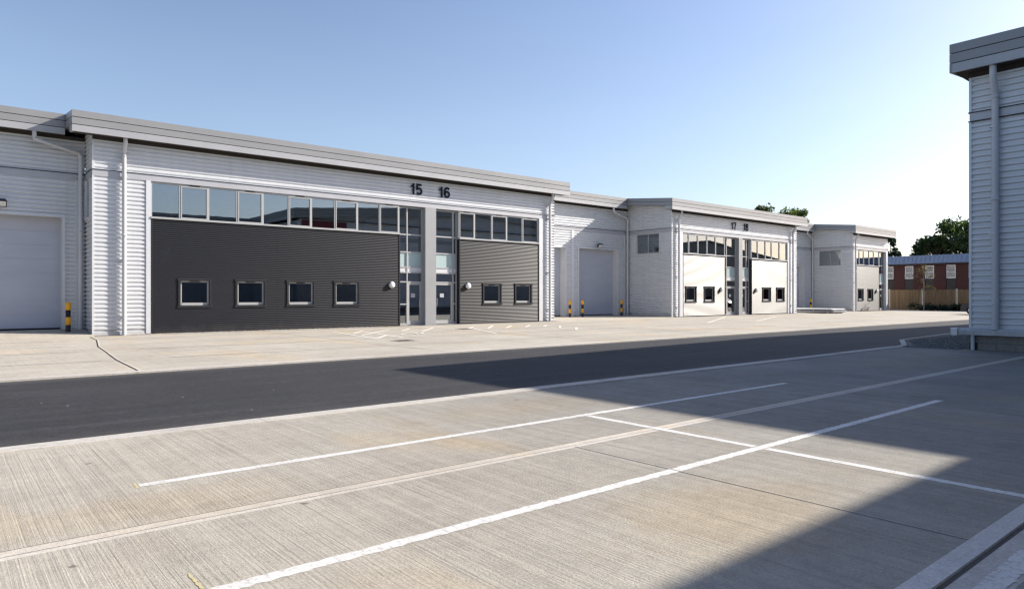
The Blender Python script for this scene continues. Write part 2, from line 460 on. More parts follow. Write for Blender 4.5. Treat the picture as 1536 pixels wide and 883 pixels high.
def low_window(root, org, x0, x1, z0=1.02, z1=2.2, y=FY-.02):
    """punched window in a rib panel facing -Y; x0..x1 is the outer flashing"""
    s = .085; yo = y-.028
    mb = MB()
    mb.box(x0-.03, x1+.03, yo, y+.03, z1-s, z1, 'darktrim')                 # head flashing
    mb.box(x0-.03, x1+.03, yo, y+.03, z0, z0+s, 'darktrim')                 # sill flashing
    mb.box(x0, x0+s, yo+.003, y+.03, z0+s, z1-s, 'darktrim')
    mb.box(x1-s, x1, yo+.003, y+.03, z0+s, z1-s, 'darktrim')
    a, b, c, d = x0+s, x1-s, z0+s, z1-s
    for (p, q, r_, t) in ((a-.012, a, c, d), (b, b+.012, c, d)): mb.box(p, q, y+.03, y+.2, r_, t, 'darktrim')
    mb.box(a, b, y+.03, y+.2, d, d+.012, 'darktrim')
    mb.box(a, b, y+.03, y+.2, c-.012, c, 'darktrim')
    o = mb.build('window', root, org)
    f = MB(); w = .07; yf = y+.075
    f.box(a+.004, a+w, yf, yf+.07, c+.004, d-.004, 'frame'); f.box(b-w, b-.004, yf, yf+.07, c+.004, d-.004, 'frame')
    f.box(a+w, b-w, yf+.002, yf+.07, d-w, d-.004, 'frame'); f.box(a+w, b-w, yf-.006, yf+.07, c+.004, c+w+.045, 'frame')
    f.box((a+b)/2-.2, (a+b)/2+.2, yf-.02, yf, d-.055, d-.02, 'black')
    f.build('frame', o, org)
    g = MB(); g.box(a+w, b-w, yf+.03, yf+.045, c+w+.045, d-w, 'glassdk'); g.build('glass', o, org)
    return o

def ribbon(root, org, mull, z0, z1, y=FY+.08, openers=()):
    a, b = mull[0], mull[-1]
    mb = MB()
    mb.box(a, b, y-.14, y+.1, z0, z0+.075, 'frame')            # sill
    mb.box(a, b, y-.02, y+.1, z1-.07, z1, 'frame')             # head
    hw = .032
    for k, x in enumerate(mull):
        xa, xb = (x, x+.055) if k == 0 else ((x-.055, x) if k == len(mull)-1 else (x-hw, x+hw))
        mb.box(xa, xb, y-.035, y+.1, z0+.075, z1-.07, 'frame')
    o = mb.build('ribbon_window', root, org)
    g = MB(); v = MB(); fr = MB()
    for k in range(len(mull)-1):
        xa = mull[k]+(.055 if k == 0 else hw); xb = mull[k+1]-(.055 if k == len(mull)-2 else hw)
        if k in openers:
            t = .045
            for (p, q, r_, s_) in ((xa+.003, xa+t, z0+.078, z1-.073), (xb-t, xb-.003, z0+.078, z1-.073),
                                   (xa+t, xb-t, z0+.078, z0+.078+t), (xa+t, xb-t, z1-.073-t, z1-.073)):
                fr.box(p, q, y-.05, y+.05, r_, s_, 'frame')
            v.box((xa+xb)/2-.2, (xa+xb)/2+.2, y-.06, y-.021, z1-.058, z1-.022, 'black')
            g.box(xa+t, xb-t, y, y+.012, z0+.078+t, z1-.073-t, 'glass')
        else:
            g.box(xa, xb, y, y+.012, z0+.075, z1-.07, 'glass')
        g.build('pane', o, org); g = MB()
        if fr.v: fr.build('opening_sash', o, org); v.build('trickle_vent', o, org); fr = MB(); v = MB()
    return o

def entrance(root, org, a, b, mull, door, zt=5.97, y=FY+.24):
    """glazed entrance screen a..b; mull = x of the inner mullion; door = (x0,x1)"""
    mb = MB(); hw = .032
    Z = [.03, 2.2, 2.68, 2.95, 3.70, 4.58, zt]
    for x in (a+hw, mull, b-hw): mb.box(x-hw, x+hw, y-.06, y+.09, .03, zt, 'frame')
    spans = ((a+2*hw, mull-hw), (mull+hw, b-2*hw))
    for z in Z[1:-1]:
        for (p, q) in spans: mb.box(p, q, y-.055, y+.085, z-hw, z+hw, 'frame')
    for (p, q) in spans: mb.box(p, q, y-.055, y+.085, zt-.06, zt, 'frame')
    side = spans[0] if door[0] > mull-.01 else spans[1]
    mb.box(side[0], side[1], y-.055, y+.085, .03, .13, 'frame')
    mb.box(side[0], side[1], y-.055, y+.085, 1.05, 1.11, 'frame')
    for (p, q) in spans: mb.box(p, q, y-.03, y+.05, Z[2]+hw, Z[3]-hw, 'trim')
    mb.box(a, b, y-.12, y+.1, 0.0, .028, 'steel')               # threshold
    o = mb.build('entrance_screen', root, org)
    g = MB()
    for (p, q) in spans:
        for (c, d) in ((Z[1], Z[2]), (Z[4], Z[5]), (Z[5], Z[6]-.03)): g.box(p, q, y, y+.012, c+hw, d-hw, 'glass'); g.build('pane', o, org); g = MB()
    for (c, d) in ((.13, 1.05), (1.11, Z[1]-hw)): g.box(side[0], side[1], y, y+.012, c, d, 'glass'); g.build('pane', o, org); g = MB()
    s = MB()
    for (p, q) in spans: s = MB(); s.box(p, q, y-.012, y+.01, Z[3]+hw, Z[4]-hw, 'spandrel'); s.build('spandrel_panel', o, org)
    p, q = (spans[1] if side is spans[0] else spans[0])
    d = MB(); w = .10
    d.box(p+.006, p+w, y-.045, y+.02, .05, 2.16, 'frame'); d.box(q-w, q-.006, y-.045, y+.02, .05, 2.16, 'frame')
    d.box(p+w, q-w, y-.045, y+.02, 2.06, 2.16, 'frame'); d.box(p+w, q-w, y-.045, y+.02, .05, .24, 'frame')
    do = d.build('door', root, org)
    g = MB(); g.box(p+w, q-w, y-.01, y+.002, .24, 2.06, 'glass'); g.build('glass', do, org)
    h = MB(); hx = q-w-.05 if side is spans[0] else p+w+.05
    h.tube([(hx, y-.045, .95), (hx, y-.10, .97), (hx, y-.10, 1.35), (hx, y-.045, 1.37)], .014, 'steel', 8)
    h.box((p+q)/2-.2, (p+q)/2+.05, y-.016, y-.011, 1.42, 1.62, 'dado')
    h.build('handle', do, org)

def wall_lamp(root, org, x, z, y=FY-.03):
    mb = MB()
    mb.lathe(x, y, z, [(0, -.02), (.165, -.02), (.165, .05), (.15, .065)], 'dado', 24, '-y')
    o = mb.build('bulkhead_lamp', root, org)
    d = MB(); d.lathe(x, y, z, [(.15, .06), (.15, .075), (.142, .10), (.12, .125), (.08, .145), (.04, .154), (0, .157)], 'white', 24, '-y')
    d.build('diffuser', o, org)

def floodlight(root, org, x, y, z):
    mb = MB()
    mb.box(x-.03, x+.03, y-.16, y, z+.0, z+.05, 'black')
    c, s = math.cos(.6), math.sin(.6)
    def R(p): # tilt about x
        px, py, pz = p; return (x+px, y-.24+py*c-pz*s, z+.02+py*s+pz*c)
    v = [R((px, py, pz)) for pz in (-.13, .13) for (px, py) in ((-.22, -.07), (.22, -.07), (.17, .08), (-.17, .08))]
    mb.add(v, [(3, 2, 1, 0), (4, 5, 6, 7), (0, 1, 5, 4), (1, 2, 6, 5), (2, 3, 7, 6), (3, 0, 4, 7)], 'darktrim')
    o = mb.build('floodlight', root, org)
    g = MB(); v = [R(p) for p in ((-.19, -.074, -.10), (.19, -.074, -.10), (.19, -.074, .10), (-.19, -.074, .10))]
    v += [R((a, -.070, b)) for (a, b) in ((-.19, -.1), (.19, -.1), (.19, .1), (-.19, .1))]
    g.hexa(v, 'lampglass'); g.build('lens', o, org)

def garage_door(root, org, x0, x1, zt, R, zb, d=.5, side=-1):
    """lined opening in a wall whose crown plane is R, door leaf set back by d (side=-1: faces -Y)"""
    def Y(q): return R - side*q
    lin = MB(); t = .10
    for (a, b) in ((x0-t, x0), (x1, x1+t)):
        lin.box(a, b, Y(-.03), Y(d+.1), zb, zt, 'trim')
    lin.box(x0-t, x1+t, Y(-.03), Y(d+.1), zt, zt+t, 'trim')
    o = MB(); n = 8; h = (zt-zb-.06)/n
    for k in range(n):
        a = zb+.06+k*h
        o.box(x0, x1, Y(d), Y(d+.05), a+.006, a+h-.006, 'door')
        o.box(x0, x1, Y(d+.012), Y(d+.05), a-.006, a+.006, 'dado')
    do = o.build('sectional_door', root, org)
    lin.build('door_lining', do, org)
    r = MB(); r.box(x0, x1, Y(d-.01), Y(d+.05), zb-.02, zb+.054, 'rubber'); r.build('bottom_seal', do, org)
    hd = MB(); hx = x1-.75
    hd.box(hx, hx+.06, Y(d-.03), Y(d), zb+.85, zb+.91, 'steel'); hd.box(hx+.12, hx+.24, Y(d-.04), Y(d-.02), zb+.86, zb+.89, 'steel')
    hd.box(hx+.12, hx+.14, Y(d-.03), Y(d), zb+.865, zb+.885, 'steel'); hd.box(hx+.22, hx+.24, Y(d-.03), Y(d), zb+.865, zb+.885, 'steel')
    hd.build('handle', do, org)

def side_window(root, org, X, ya, yb, za, zb, out=-1):
    """two-light window in a side wall at X facing out in x"""
    mb = MB()
    def bx(m, d0, d1, y0, y1, z0, z1, mat):
        m.box(X+out*d0, X+out*d1, y0, y1, z0, z1, mat)
    bx(mb, -.12, .045, ya-.07, ya, za-.07, zb+.0, 'trim'); bx(mb, -.12, .045, yb, yb+.07, za-.07, zb, 'trim')
    bx(mb, -.12, .05, ya, yb, za-.07, za, 'trim')
    o = mb.build('window', root, org)
    f = MB(); w = .06; mid = (ya+yb)/2
    for (y0, y1) in ((ya, ya+w), (mid-w/2, mid+w/2), (yb-w, yb)): bx(f, -.11, -.04, y0, y1, za, zb, 'frame')
    for (y0, y1) in ((ya+w, mid-w/2), (mid+w/2, yb-w)):
        bx(f, -.108, -.042, y0, y1, za, za+w, 'frame'); bx(f, -.108, -.042, y0, y1, zb-w, zb, 'frame')
    f.build('frame', o, org)
    g = MB(); bx(g, -.085, -.073, ya+w, mid-w/2, za+w, zb-w, 'glass'); g.build('pane', o, org); g = MB(); bx(g, -.085, -.073, mid+w/2, yb-w, za+w, zb-w, 'glass')
    g.build('pane', o, org)

BACK = 54.
def roof_slab(mb, x0, x1, ya, yb, th=.5, mat='roof'):
    za, zb = roofz(ya)-.02, roofz(yb)-.02
    mb.hexa([(x0, ya, za-th), (x1, ya, za-th), (x1, yb, zb-th), (x0, yb, zb-th), (x0, ya, za), (x1, ya, za), (x1, yb, zb), (x0, yb, zb)], mat)

def front_block(name, label, x0, x1, ltrim, rtrim, panels, curtains, pil, lamps, pipes, swins, Rl, Rr, ov=(.72, .72), eave_lr=(1, 1)):
    org = (x0, FY, 0)
    root = thing(name, label, 'industrial unit', org)
    yb = FY+.042                      # back plane of the silver sheet
    # ---- main silver sheets: upper band, flank strips
    up = MB(); clad(up, (x0, yb), (1, 0), (0, -1), x1-x0, 6.26, 7.52, SIL, 'silver')
    xl = x0+3.4
    while xl < x1-1: clad(up, (xl, yb-.004), (1, 0), (0, -1), .03, 6.27, 7.35, SIL, 'silver'); xl += 6.1
    up.build('upper_cladding', root, org)
    fl = MB()
    clad(fl, (x0, yb), (1, 0), (0, -1), ltrim[0]-x0, .06, 6.0, SIL, 'silver')
    fl.build('flank_cladding', root, org); fl = MB()
    if rtrim[1] < x1-.05: clad(fl, (rtrim[1], yb), (1, 0), (0, -1), x1-rtrim[1], .06, 6.0, SIL, 'silver')
    if fl.v: fl.build('flank_cladding', root, org)
    tr = MB()
    for (a, b) in (ltrim, rtrim):
        tr.box(a, b, FY-.025, FY+.25, .03, 6.0, 'trim'); tr.build('jamb_trim', root, org); tr = MB()
    tr.box(x0-.012, x0+.05, FY-.014, FY+.05, .03, 5.998, 'trim')      # corner angles
    tr.box(x0-.012, x0+.05, FY-.014, FY+.05, 6.252, 7.5, 'trim')
    tr.box(x0+.05, ltrim[0], FY-.006, FY+.05, .02, .06, 'trim')
    if rtrim[1] < x1-.05:
        tr.build('corner_trim', root, org); tr = MB(); tr.box(rtrim[1], x1, FY-.006, FY+.05, .02, .06, 'trim')
    tr.build('corner_trim', root, org)
    dd = MB()
    dd.box(x0-.004, x1+.004, FY-.004, FY+.3, 6.0, 6.235, 'dado')
    dd.box(x0-.018, x1+.018, FY-.03, FY+.29, 6.236, 6.256, 'darktrim')
    dd.box(x0-.018, x1+.018, FY-.034, FY+.29, 6.256, 6.268, 'trim')
    dd.build('dado_flashing', root, org)
    # ---- dark rib panels with punched windows
    for (a, b, wins, mull, opn, zs) in panels:
        pm = MB()
        clad(pm, (a, FY-.002), (1, 0), (0, -1), b-a, .07, zs, DRK, 'dark', [(w0-a+.02, w1-a-.02, 1.02+.02, 2.2-.02) for w0, w1 in wins])
        for xl in (a+5.05,):
            if xl < b-.4 and all(not (w0-.1 < xl < w1+.1) for w0, w1 in wins): clad(pm, (xl, FY-.005), (1, 0), (0, -1), .025, .08, zs-.03, DRK, 'dark')
        pm.box(a, b, FY-.02, FY+.1, .0, .07, 'darktrim')
        pm.box(a, b, FY-.045, FY+.02, zs-.025, zs, 'darktrim')
        lo, hi = (a, a+.06), (b-.06, b)
        for (p, q) in (lo, hi): pm.box(p, q, FY-.03, FY+.42, .02, zs-.026, 'darktrim')
        pm.build('rib_panel', root, org)
        for w0, w1 in wins: low_window(root, org, w0, w1)
        ribbon(root, org, mull, zs+.004, 5.995, openers=opn)
    for c in curtains: entrance(root, org, *c)
    if pil:
        pm = MB(); pm.box(pil[0], pil[1], FY-.09, FY+.45, .0, 5.998, 'pier'); pm.build('pilaster', root, org)
    for (x, z) in lamps: wall_lamp(root, org, x, z)
    for x in pipes:
        downpipe(root, org, [(x, FY-.38, 7.5), (x, FY-.38, 7.28), (x, FY-.13, 6.92), (x, FY-.13, .0)])
    # ---- side walls
    for (X, out, R, wins) in ((x0, -1, Rl, swins), (x1, 1, Rr, ())):
        if R <= FY: continue
        sw = MB()
        Xi = X - out*.042
        for (za, zb) in ((.06, 6.0), (6.26, 8.2)):
            clad(sw, (Xi, FY+.0), (0, 1), (out, 0), R-FY+.02, za, zb, SIL, 'silver', [(w[0]-FY, w[1]-FY, w[2], w[3]) for w in wins])
        sw.box(X-out*.05, X+out*.004, FY+.301, R, 6.0, 6.235, 'dado')
        sw.box(X-out*.05, X+out*.03, FY+.301, R, 6.236, 6.262, 'darktrim')
        sw.box(X-out*.05, X-out*.004, FY, R, .0, .06, 'dado')
        sw.build('side_cladding', root, org)
        for w in wins: side_window(root, org, X, *w, out=out)
    # ---- roof, fascia, soffit
    xa, xb = x0-ov[0], x1+ov[1]
    rf = MB(); roof_slab(rf, xa+.072, xb-.072, 29.274, BACK); rf.build('roof', root, org)
    fa = MB()
    bands_x(fa, xa, xb, 29.2, TOP)
    for (X, out) in ((xa, -1), (xb, 1)):
        bands_y(fa, X, 29.272, 29.82, roofz(29.27), roofz(29.82), .77, 3, .07, out)
        bands_y(fa, X, 29.822, BACK, roofz(29.82), roofz(BACK), .52, 2, .07, out)
    fa.build('fascia', root, org)
    so = MB(); so.box(xa+.07, xb-.07, 29.27, FY+.04, 7.50, 7.535, 'soffit')
    so.box(x0, x1, FY-.03, FY+.05, 7.36, 7.498, 'soffit'); so.build('soffit', root, org)
    # ---- interior seen through the glass
    it = MB(); yi = FY+.46
    X0, X1 = x0+.25, x1-.25
    cx0, cx1 = (curtains[0][0], curtains[-1][1]) if curtains else (X1, X1)
    for (a, b) in ((X0, cx0-.1), (cx1+.1, X1)):
        if b-a < .5: continue
        it.box(a, b, yi-.1, yi+6.5, 2.9, 3.2, 'carpet')
    it.box(X0, X1, yi-.2, yi+6.5, 6.15, 6.3, 'inner')
    it.box(X0, X1, yi+6.4, yi+6.6, 0, 6.15, 'inner')
    it.box(X0-.1, X0, yi-.2, yi+6.5, 0, 6.0 if not swins else 4.2, 'inner'); it.box(X1, X1+.1, yi-.2, yi+6.5, 0, 6.15, 'inner')
    it.box(X0, X1, yi-.1, yi+6.5, -.05, .01, 'carpet')
    if pil:
        c = (pil[0]+pil[1])/2
        it.box(c-.1, c+.1, yi, yi+6.4, .01, 6.15, 'inner')
        it.box(c+.10, c+.22, yi+1.2, yi+2.0, 3.4, 5.6, 'maroon')
    it.box(X0+3.0, X0+3.14, yi+2, yi+2.4, 3.2, 6.15, 'white') if len(panels) > 1 else None
    it.build('office_interior', root, org)
    sh = MB(); sh.box(X0-.02, X1+.02, BACK-1, BACK-.9, 0, 9.5, 'silver')
    for X in (x0+.1, x1-.1): sh.box(X-.03, X+.03, max(Rl, Rr, FY)+.2, BACK-1, 0, 8.4, 'silver')
    sh.build('shell_wall', root, org)
    return root

def recess(name, label, x0, x1, R, zg, doors, post, lamp, pipe, xr0, xr1):
    """set-back loading bay between two front blocks; roof between xr0 and xr1"""
    org = ((x0+x1)/2, R, 0)
    root = thing(name, label, 'industrial unit', org)
    yb = R+.042
    mb = MB()
    clad(mb, (x0, yb), (1, 0), (0, -1), x1-x0, zg+.02, 6.0, SIL, 'silver', [(a-.1-x0, b+.1-x0, -1, zt+.1) for a, b, zt in doors])
    mb.box(x0, doors[0][0]-.1, R-.004, R+.03, zg-.1, zg+.06, 'dado'); mb.box(doors[-1][1]+.1, x1, R-.004, R+.03, zg-.1, zg+.06, 'dado')
    mb.build('wall_cladding', root, org)
    up = MB(); clad(up, (x0, yb), (1, 0), (0, -1), x1-x0, 6.26, roofz(R-.6)-.74, SIL, 'silver'); up.build('upper_cladding', root, org)
    dd = MB(); dd.box(x0, x1, R-.004, R+.1, 6.0, 6.235, 'dado'); dd.box(x0, x1, R-.03, R+.1, 6.236, 6.262, 'darktrim'); dd.build('dado_flashing', root, org)
    for a, b, zt in doors: garage_door(root, org, a, b, zt, R, zg)
    if post:
        p = MB(); p.box(post-.13, post+.13, R-.022, R+.04, zg, 5.998, 'trim'); p.build('joint_flashing', root, org)
    for (a) in (x1-.28,):
        p = MB(); p.box(a-.06, a+.06, R-.022, R+.04, zg, 5.998, 'trim'); p.build('corner_flashing', root, org)
    if lamp: floodlight(root, org, lamp[0], R, lamp[1])
    if pipe: downpipe(root, org, pipe)
    ye = R-.6; zt = roofz(ye)
    rf = MB(); roof_slab(rf, xr0+.002, xr1-.002, ye+.074, BACK-.02); rf.build('roof', root, org)
    fa = MB(); bands_x(fa, xr0+.002, xr1-.002, ye, zt); fa.build('fascia', root, org)
    so = MB(); so.box(xr0, xr1, ye+.07, R+.04, zt-.72, zt-.69, 'soffit'); so.box(x0, x1, R-.03, R+.05, zt-.85, zt-.722, 'soffit'); so.build('soffit', root, org)
    sh = MB(); sh.box(x0+.1, x1-.1, BACK-1, BACK-.9, 0, 9.5, 'silver'); sh.box(x0+.1, x1-.1, R+2.5, R+2.6, 0, 8.2, 'inner'); sh.build('shell_wall', root, org)
    return root

def bollard(x, y, z, label):
    r = thing('bollard', label, 'bollard', (x, y, z), 'black and yellow bollards guarding the loading doors')
    org = (x, y, z)
    p = MB(); p.lathe(x, y, z, [(.085, 0), (.085, 1.08), (0, 1.08)], 'black', 18); p.build('post', r, org)
    for (a, b) in ((.27, .57), (.83, 1.12)):
        q = MB()
        pr = [(.086, a), (.095, a+.005), (.095, b-.03), (.09, b-.01), (.075, b)] + ([(.04, b+.015), (0, b+.02)] if b > 1 else [])
        q.lathe(x, y, z, pr, 'yellow', 18); q.build('yellow_sleeve', r, org)
    return r

def arc(cx, cy, rx, ry, a0, a1, n=14):
    return [(cx+rx*math.cos(math.radians(a0+(a1-a0)*k/n)), cy+ry*math.sin(math.radians(a0+(a1-a0)*k/n))) for k in range(n+1)]
W8 = .185                       # stroke width of the figures, in figure heights
STROKES = {
 '5': [[(.60, .91), (.17, .91), (.12, .50)] + arc(.345, .335, .25, .245, 128, -150, 18)],
 '6': [arc(.37, .62, .27, .29, 38, 175, 10) + arc(.35, .33, .25, .235, 180, 535, 24)],
 '7': [[(.06, .91), (.60, .91), (.42, .55), (.30, .0)]],
 '8': [arc(.35, .30, .245, .21, 0, 360, 24), arc(.35, .735, .205, .175, 0, 360, 24)],
}
def sign(text, x, z, h, label, y):
    mb = MB(); px = x
    dep = .016
    for ch in text:
        if ch == '1':
            pl = [(.04, .66), (.04, .79), (.20, .84), (.27, 1.0), (.42, 1.0), (.42, 0), (.22, 0), (.22, .70)]
            k = len(pl)
            v = [(px+u*h, y-dep, z+w_*h) for u, w_ in pl]+[(px+u*h, y, z+w_*h) for u, w_ in pl]
            mb.add(v, [tuple(range(k))]+[(i, (i+1) % k, k+(i+1) % k, k+i) for i in range(k)], 'number'); px += .56*h
            continue
        for si, st in enumerate(STROKES[ch]):
            dp = dep+.003*si
            L_, R_ = [], []
            for i, q in enumerate(st):
                d0 = Vector(q)-Vector(st[max(0, i-1)]); d1 = Vector(st[min(len(st)-1, i+1)])-Vector(q)
                d0 = d0.normalized() if d0.length > 1e-6 else d1.normalized(); d1 = d1.normalized() if d1.length > 1e-6 else d0
                t = (d0+d1).normalized(); m_ = W8/2/max(.6, t.dot(d1)); nn = Vector((-t.y, t.x))*m_
                L_.append(Vector(q)+nn); R_.append(Vector(q)-nn)
            v = []
            for a_, b_ in zip(L_, R_):
                for p_ in (a_, b_):
                    v += [(px+p_.x*h, y-dp, z+p_.y*h), (px+p_.x*h, y, z+p_.y*h)]
            f = []
            for i in range(len(st)-1):
                o_ = 4*i
                f += [(o_, o_+2, o_+6, o_+4), (o_, o_+4, o_+5, o_+1), (o_+2, o_+3, o_+7, o_+6)]
            f += [(0, 1, 3, 2), (len(v)-4, len(v)-2, len(v)-1, len(v)-3)]
            mb.add(v, f, 'number')
        px += .72*h
    tag(mb.build('unit_number', None, (x, y, z)), label, 'sign', 'unit numbers on the front cladding')

# ------------------------------------------------------------------ the terrace on the left
A = dict()
front_block('industrial_unit', 'long silver unit with charcoal panels beneath numbers 15 and 16', 4.43, 28.14, (6.24, 6.41), (26.91, 27.23),
    [(6.41, 17.61, [(7.4, 8.68), (9.64, 10.95), (11.86, 13.18), (14.1, 15.42)], [6.41, 7.48, 8.58, 9.73, 10.83, 11.96, 13.03, 14.18, 15.33, 16.5, 17.61], (1, 3, 5, 7, 9), 4.53),
     (21.21, 26.91, [(22.78, 24.1), (25.06, 26.36)], [21.21, 22.27, 23.43, 24.52, 25.66, 26.91], (0, 2, 4), 4.5)],
    [(17.63, 19.05, 18.14, (18.2, 19)), (19.7, 21.19, 20.95, (19.75, 20.9))],
    (19.05, 19.7), [(17.12, 2.04), (21.76, 2.03)], [5.46, 27.66], [(30.3, 31.25, 4.5, 5.98)], 31.5, 33.8)
front_block('industrial_unit', 'silver unit with sun-bleached lower panels beneath numbers 17 and 18', 39.41, 56.8, (40.36, 40.67), (55.23, 55.67),
    [(40.67, 46.0, [(40.98, 42.3), (43.25, 44.56)], [40.67, 41.42, 42.59, 43.66, 44.82, 46.0], (1, 3), 4.47),
     (49.63, 55.23, [(51.27, 52.55), (53.44, 54.73)], [49.63, 50.68, 51.77, 52.81, 53.97, 55.23], (0, 2, 4), 4.4)],
    [(46.02, 47.73, 46.45, (46.6, 47.7)), (48.24, 49.61, 49.2, (48.3, 49.1))],
    (47.73, 48.22), [(45.4, 1.98), (50.3, 1.98)], [40.07, 55.93], [(30.87, 32.94, 4.55, 5.98)], 33.8, 33.8)
front_block('industrial_unit', 'farthest silver end unit beside the timber fence, without a number', 67.5, 75.6, (68.07, 68.29), (75.1, 75.45),
    [(68.29, 73.5, [(68.65, 69.83), (70.8, 72.03)], [68.29, 69.0, 70.05, 71.18, 72.34, 73.5], (1, 3), 4.45)],
    [(73.52, 75.1, 73.95, (74.0, 75.0))], None, [(72.8, 2.0)], [67.85], [(30.9, 33.1, 4.45, 5.98)], 33.8, 34.2, (.7, .6))
recess('industrial_unit', 'set-back loading bay with wide shutter at the left edge', -22, 4.43, 31.5, .2,
    [(-1.3, 3.68, 4.52)], None, (1.72, 4.88),
    [(2.75, 31.0, 7.62), (2.75, 31.0, 7.34), (4.26, 31.37, 7.02), (4.26, 31.37, .2)], -22, 3.70)
recess('industrial_unit', 'set-back loading bay between the 16 and 17 units', 28.14, 39.41, 33.8, .1,
    [(28.75, 32.95, 4.78), (34.27, 38.3, 4.82)], 33.66, (36.15, 5.05),
    [(37.3, 33.3, 7.82), (37.3, 33.3, 7.55), (39.2, 33.64, 7.18), (39.2, 33.64, .1)], 28.87, 38.68)
recess('industrial_unit', 'set-back loading bay behind the stacked sheets, before the end unit', 56.8, 67.5, 33.8, .1,
    [(57.3, 60.9, 4.4), (62.2, 65.87, 4.4)], 61.5, None,
    [(65.6, 33.3, 7.82), (65.6, 33.3, 7.55), (67.3, 33.64, 7.18), (67.3, 33.64, .1)], 57.53, 66.79)
sign('15', 18.2, 6.60, .56, 'dark number 15 on silver cladding over the left entrance', FY-.03)
sign('16', 19.9, 6.60, .56, 'dark number 16 on silver cladding, right of the 15', FY-.03)
sign('17', 46.75, 6.60, .56, 'dark number 17 on the second silver unit', FY-.03)
sign('18', 48.45, 6.60, .56, 'dark number 18 on the second silver unit', FY-.03)
bollard(3.78, 30.75, .13, 'black and yellow bollard at the far left shutter, by the downpipe')
bollard(32.35, 32.75, .07, 'leftmost of three bollards between the 16 and 17 units')
bollard(33.5, 32.7, .07, 'middle of three bollards, beside the left edge of a grey shutter')
bollard(37.35, 32.6, .07, 'bollard right of the grey shutter, near the corner downpipe')
bollard(64.45, 32.4, .07, 'farthest bollard, behind the stack of sheets')

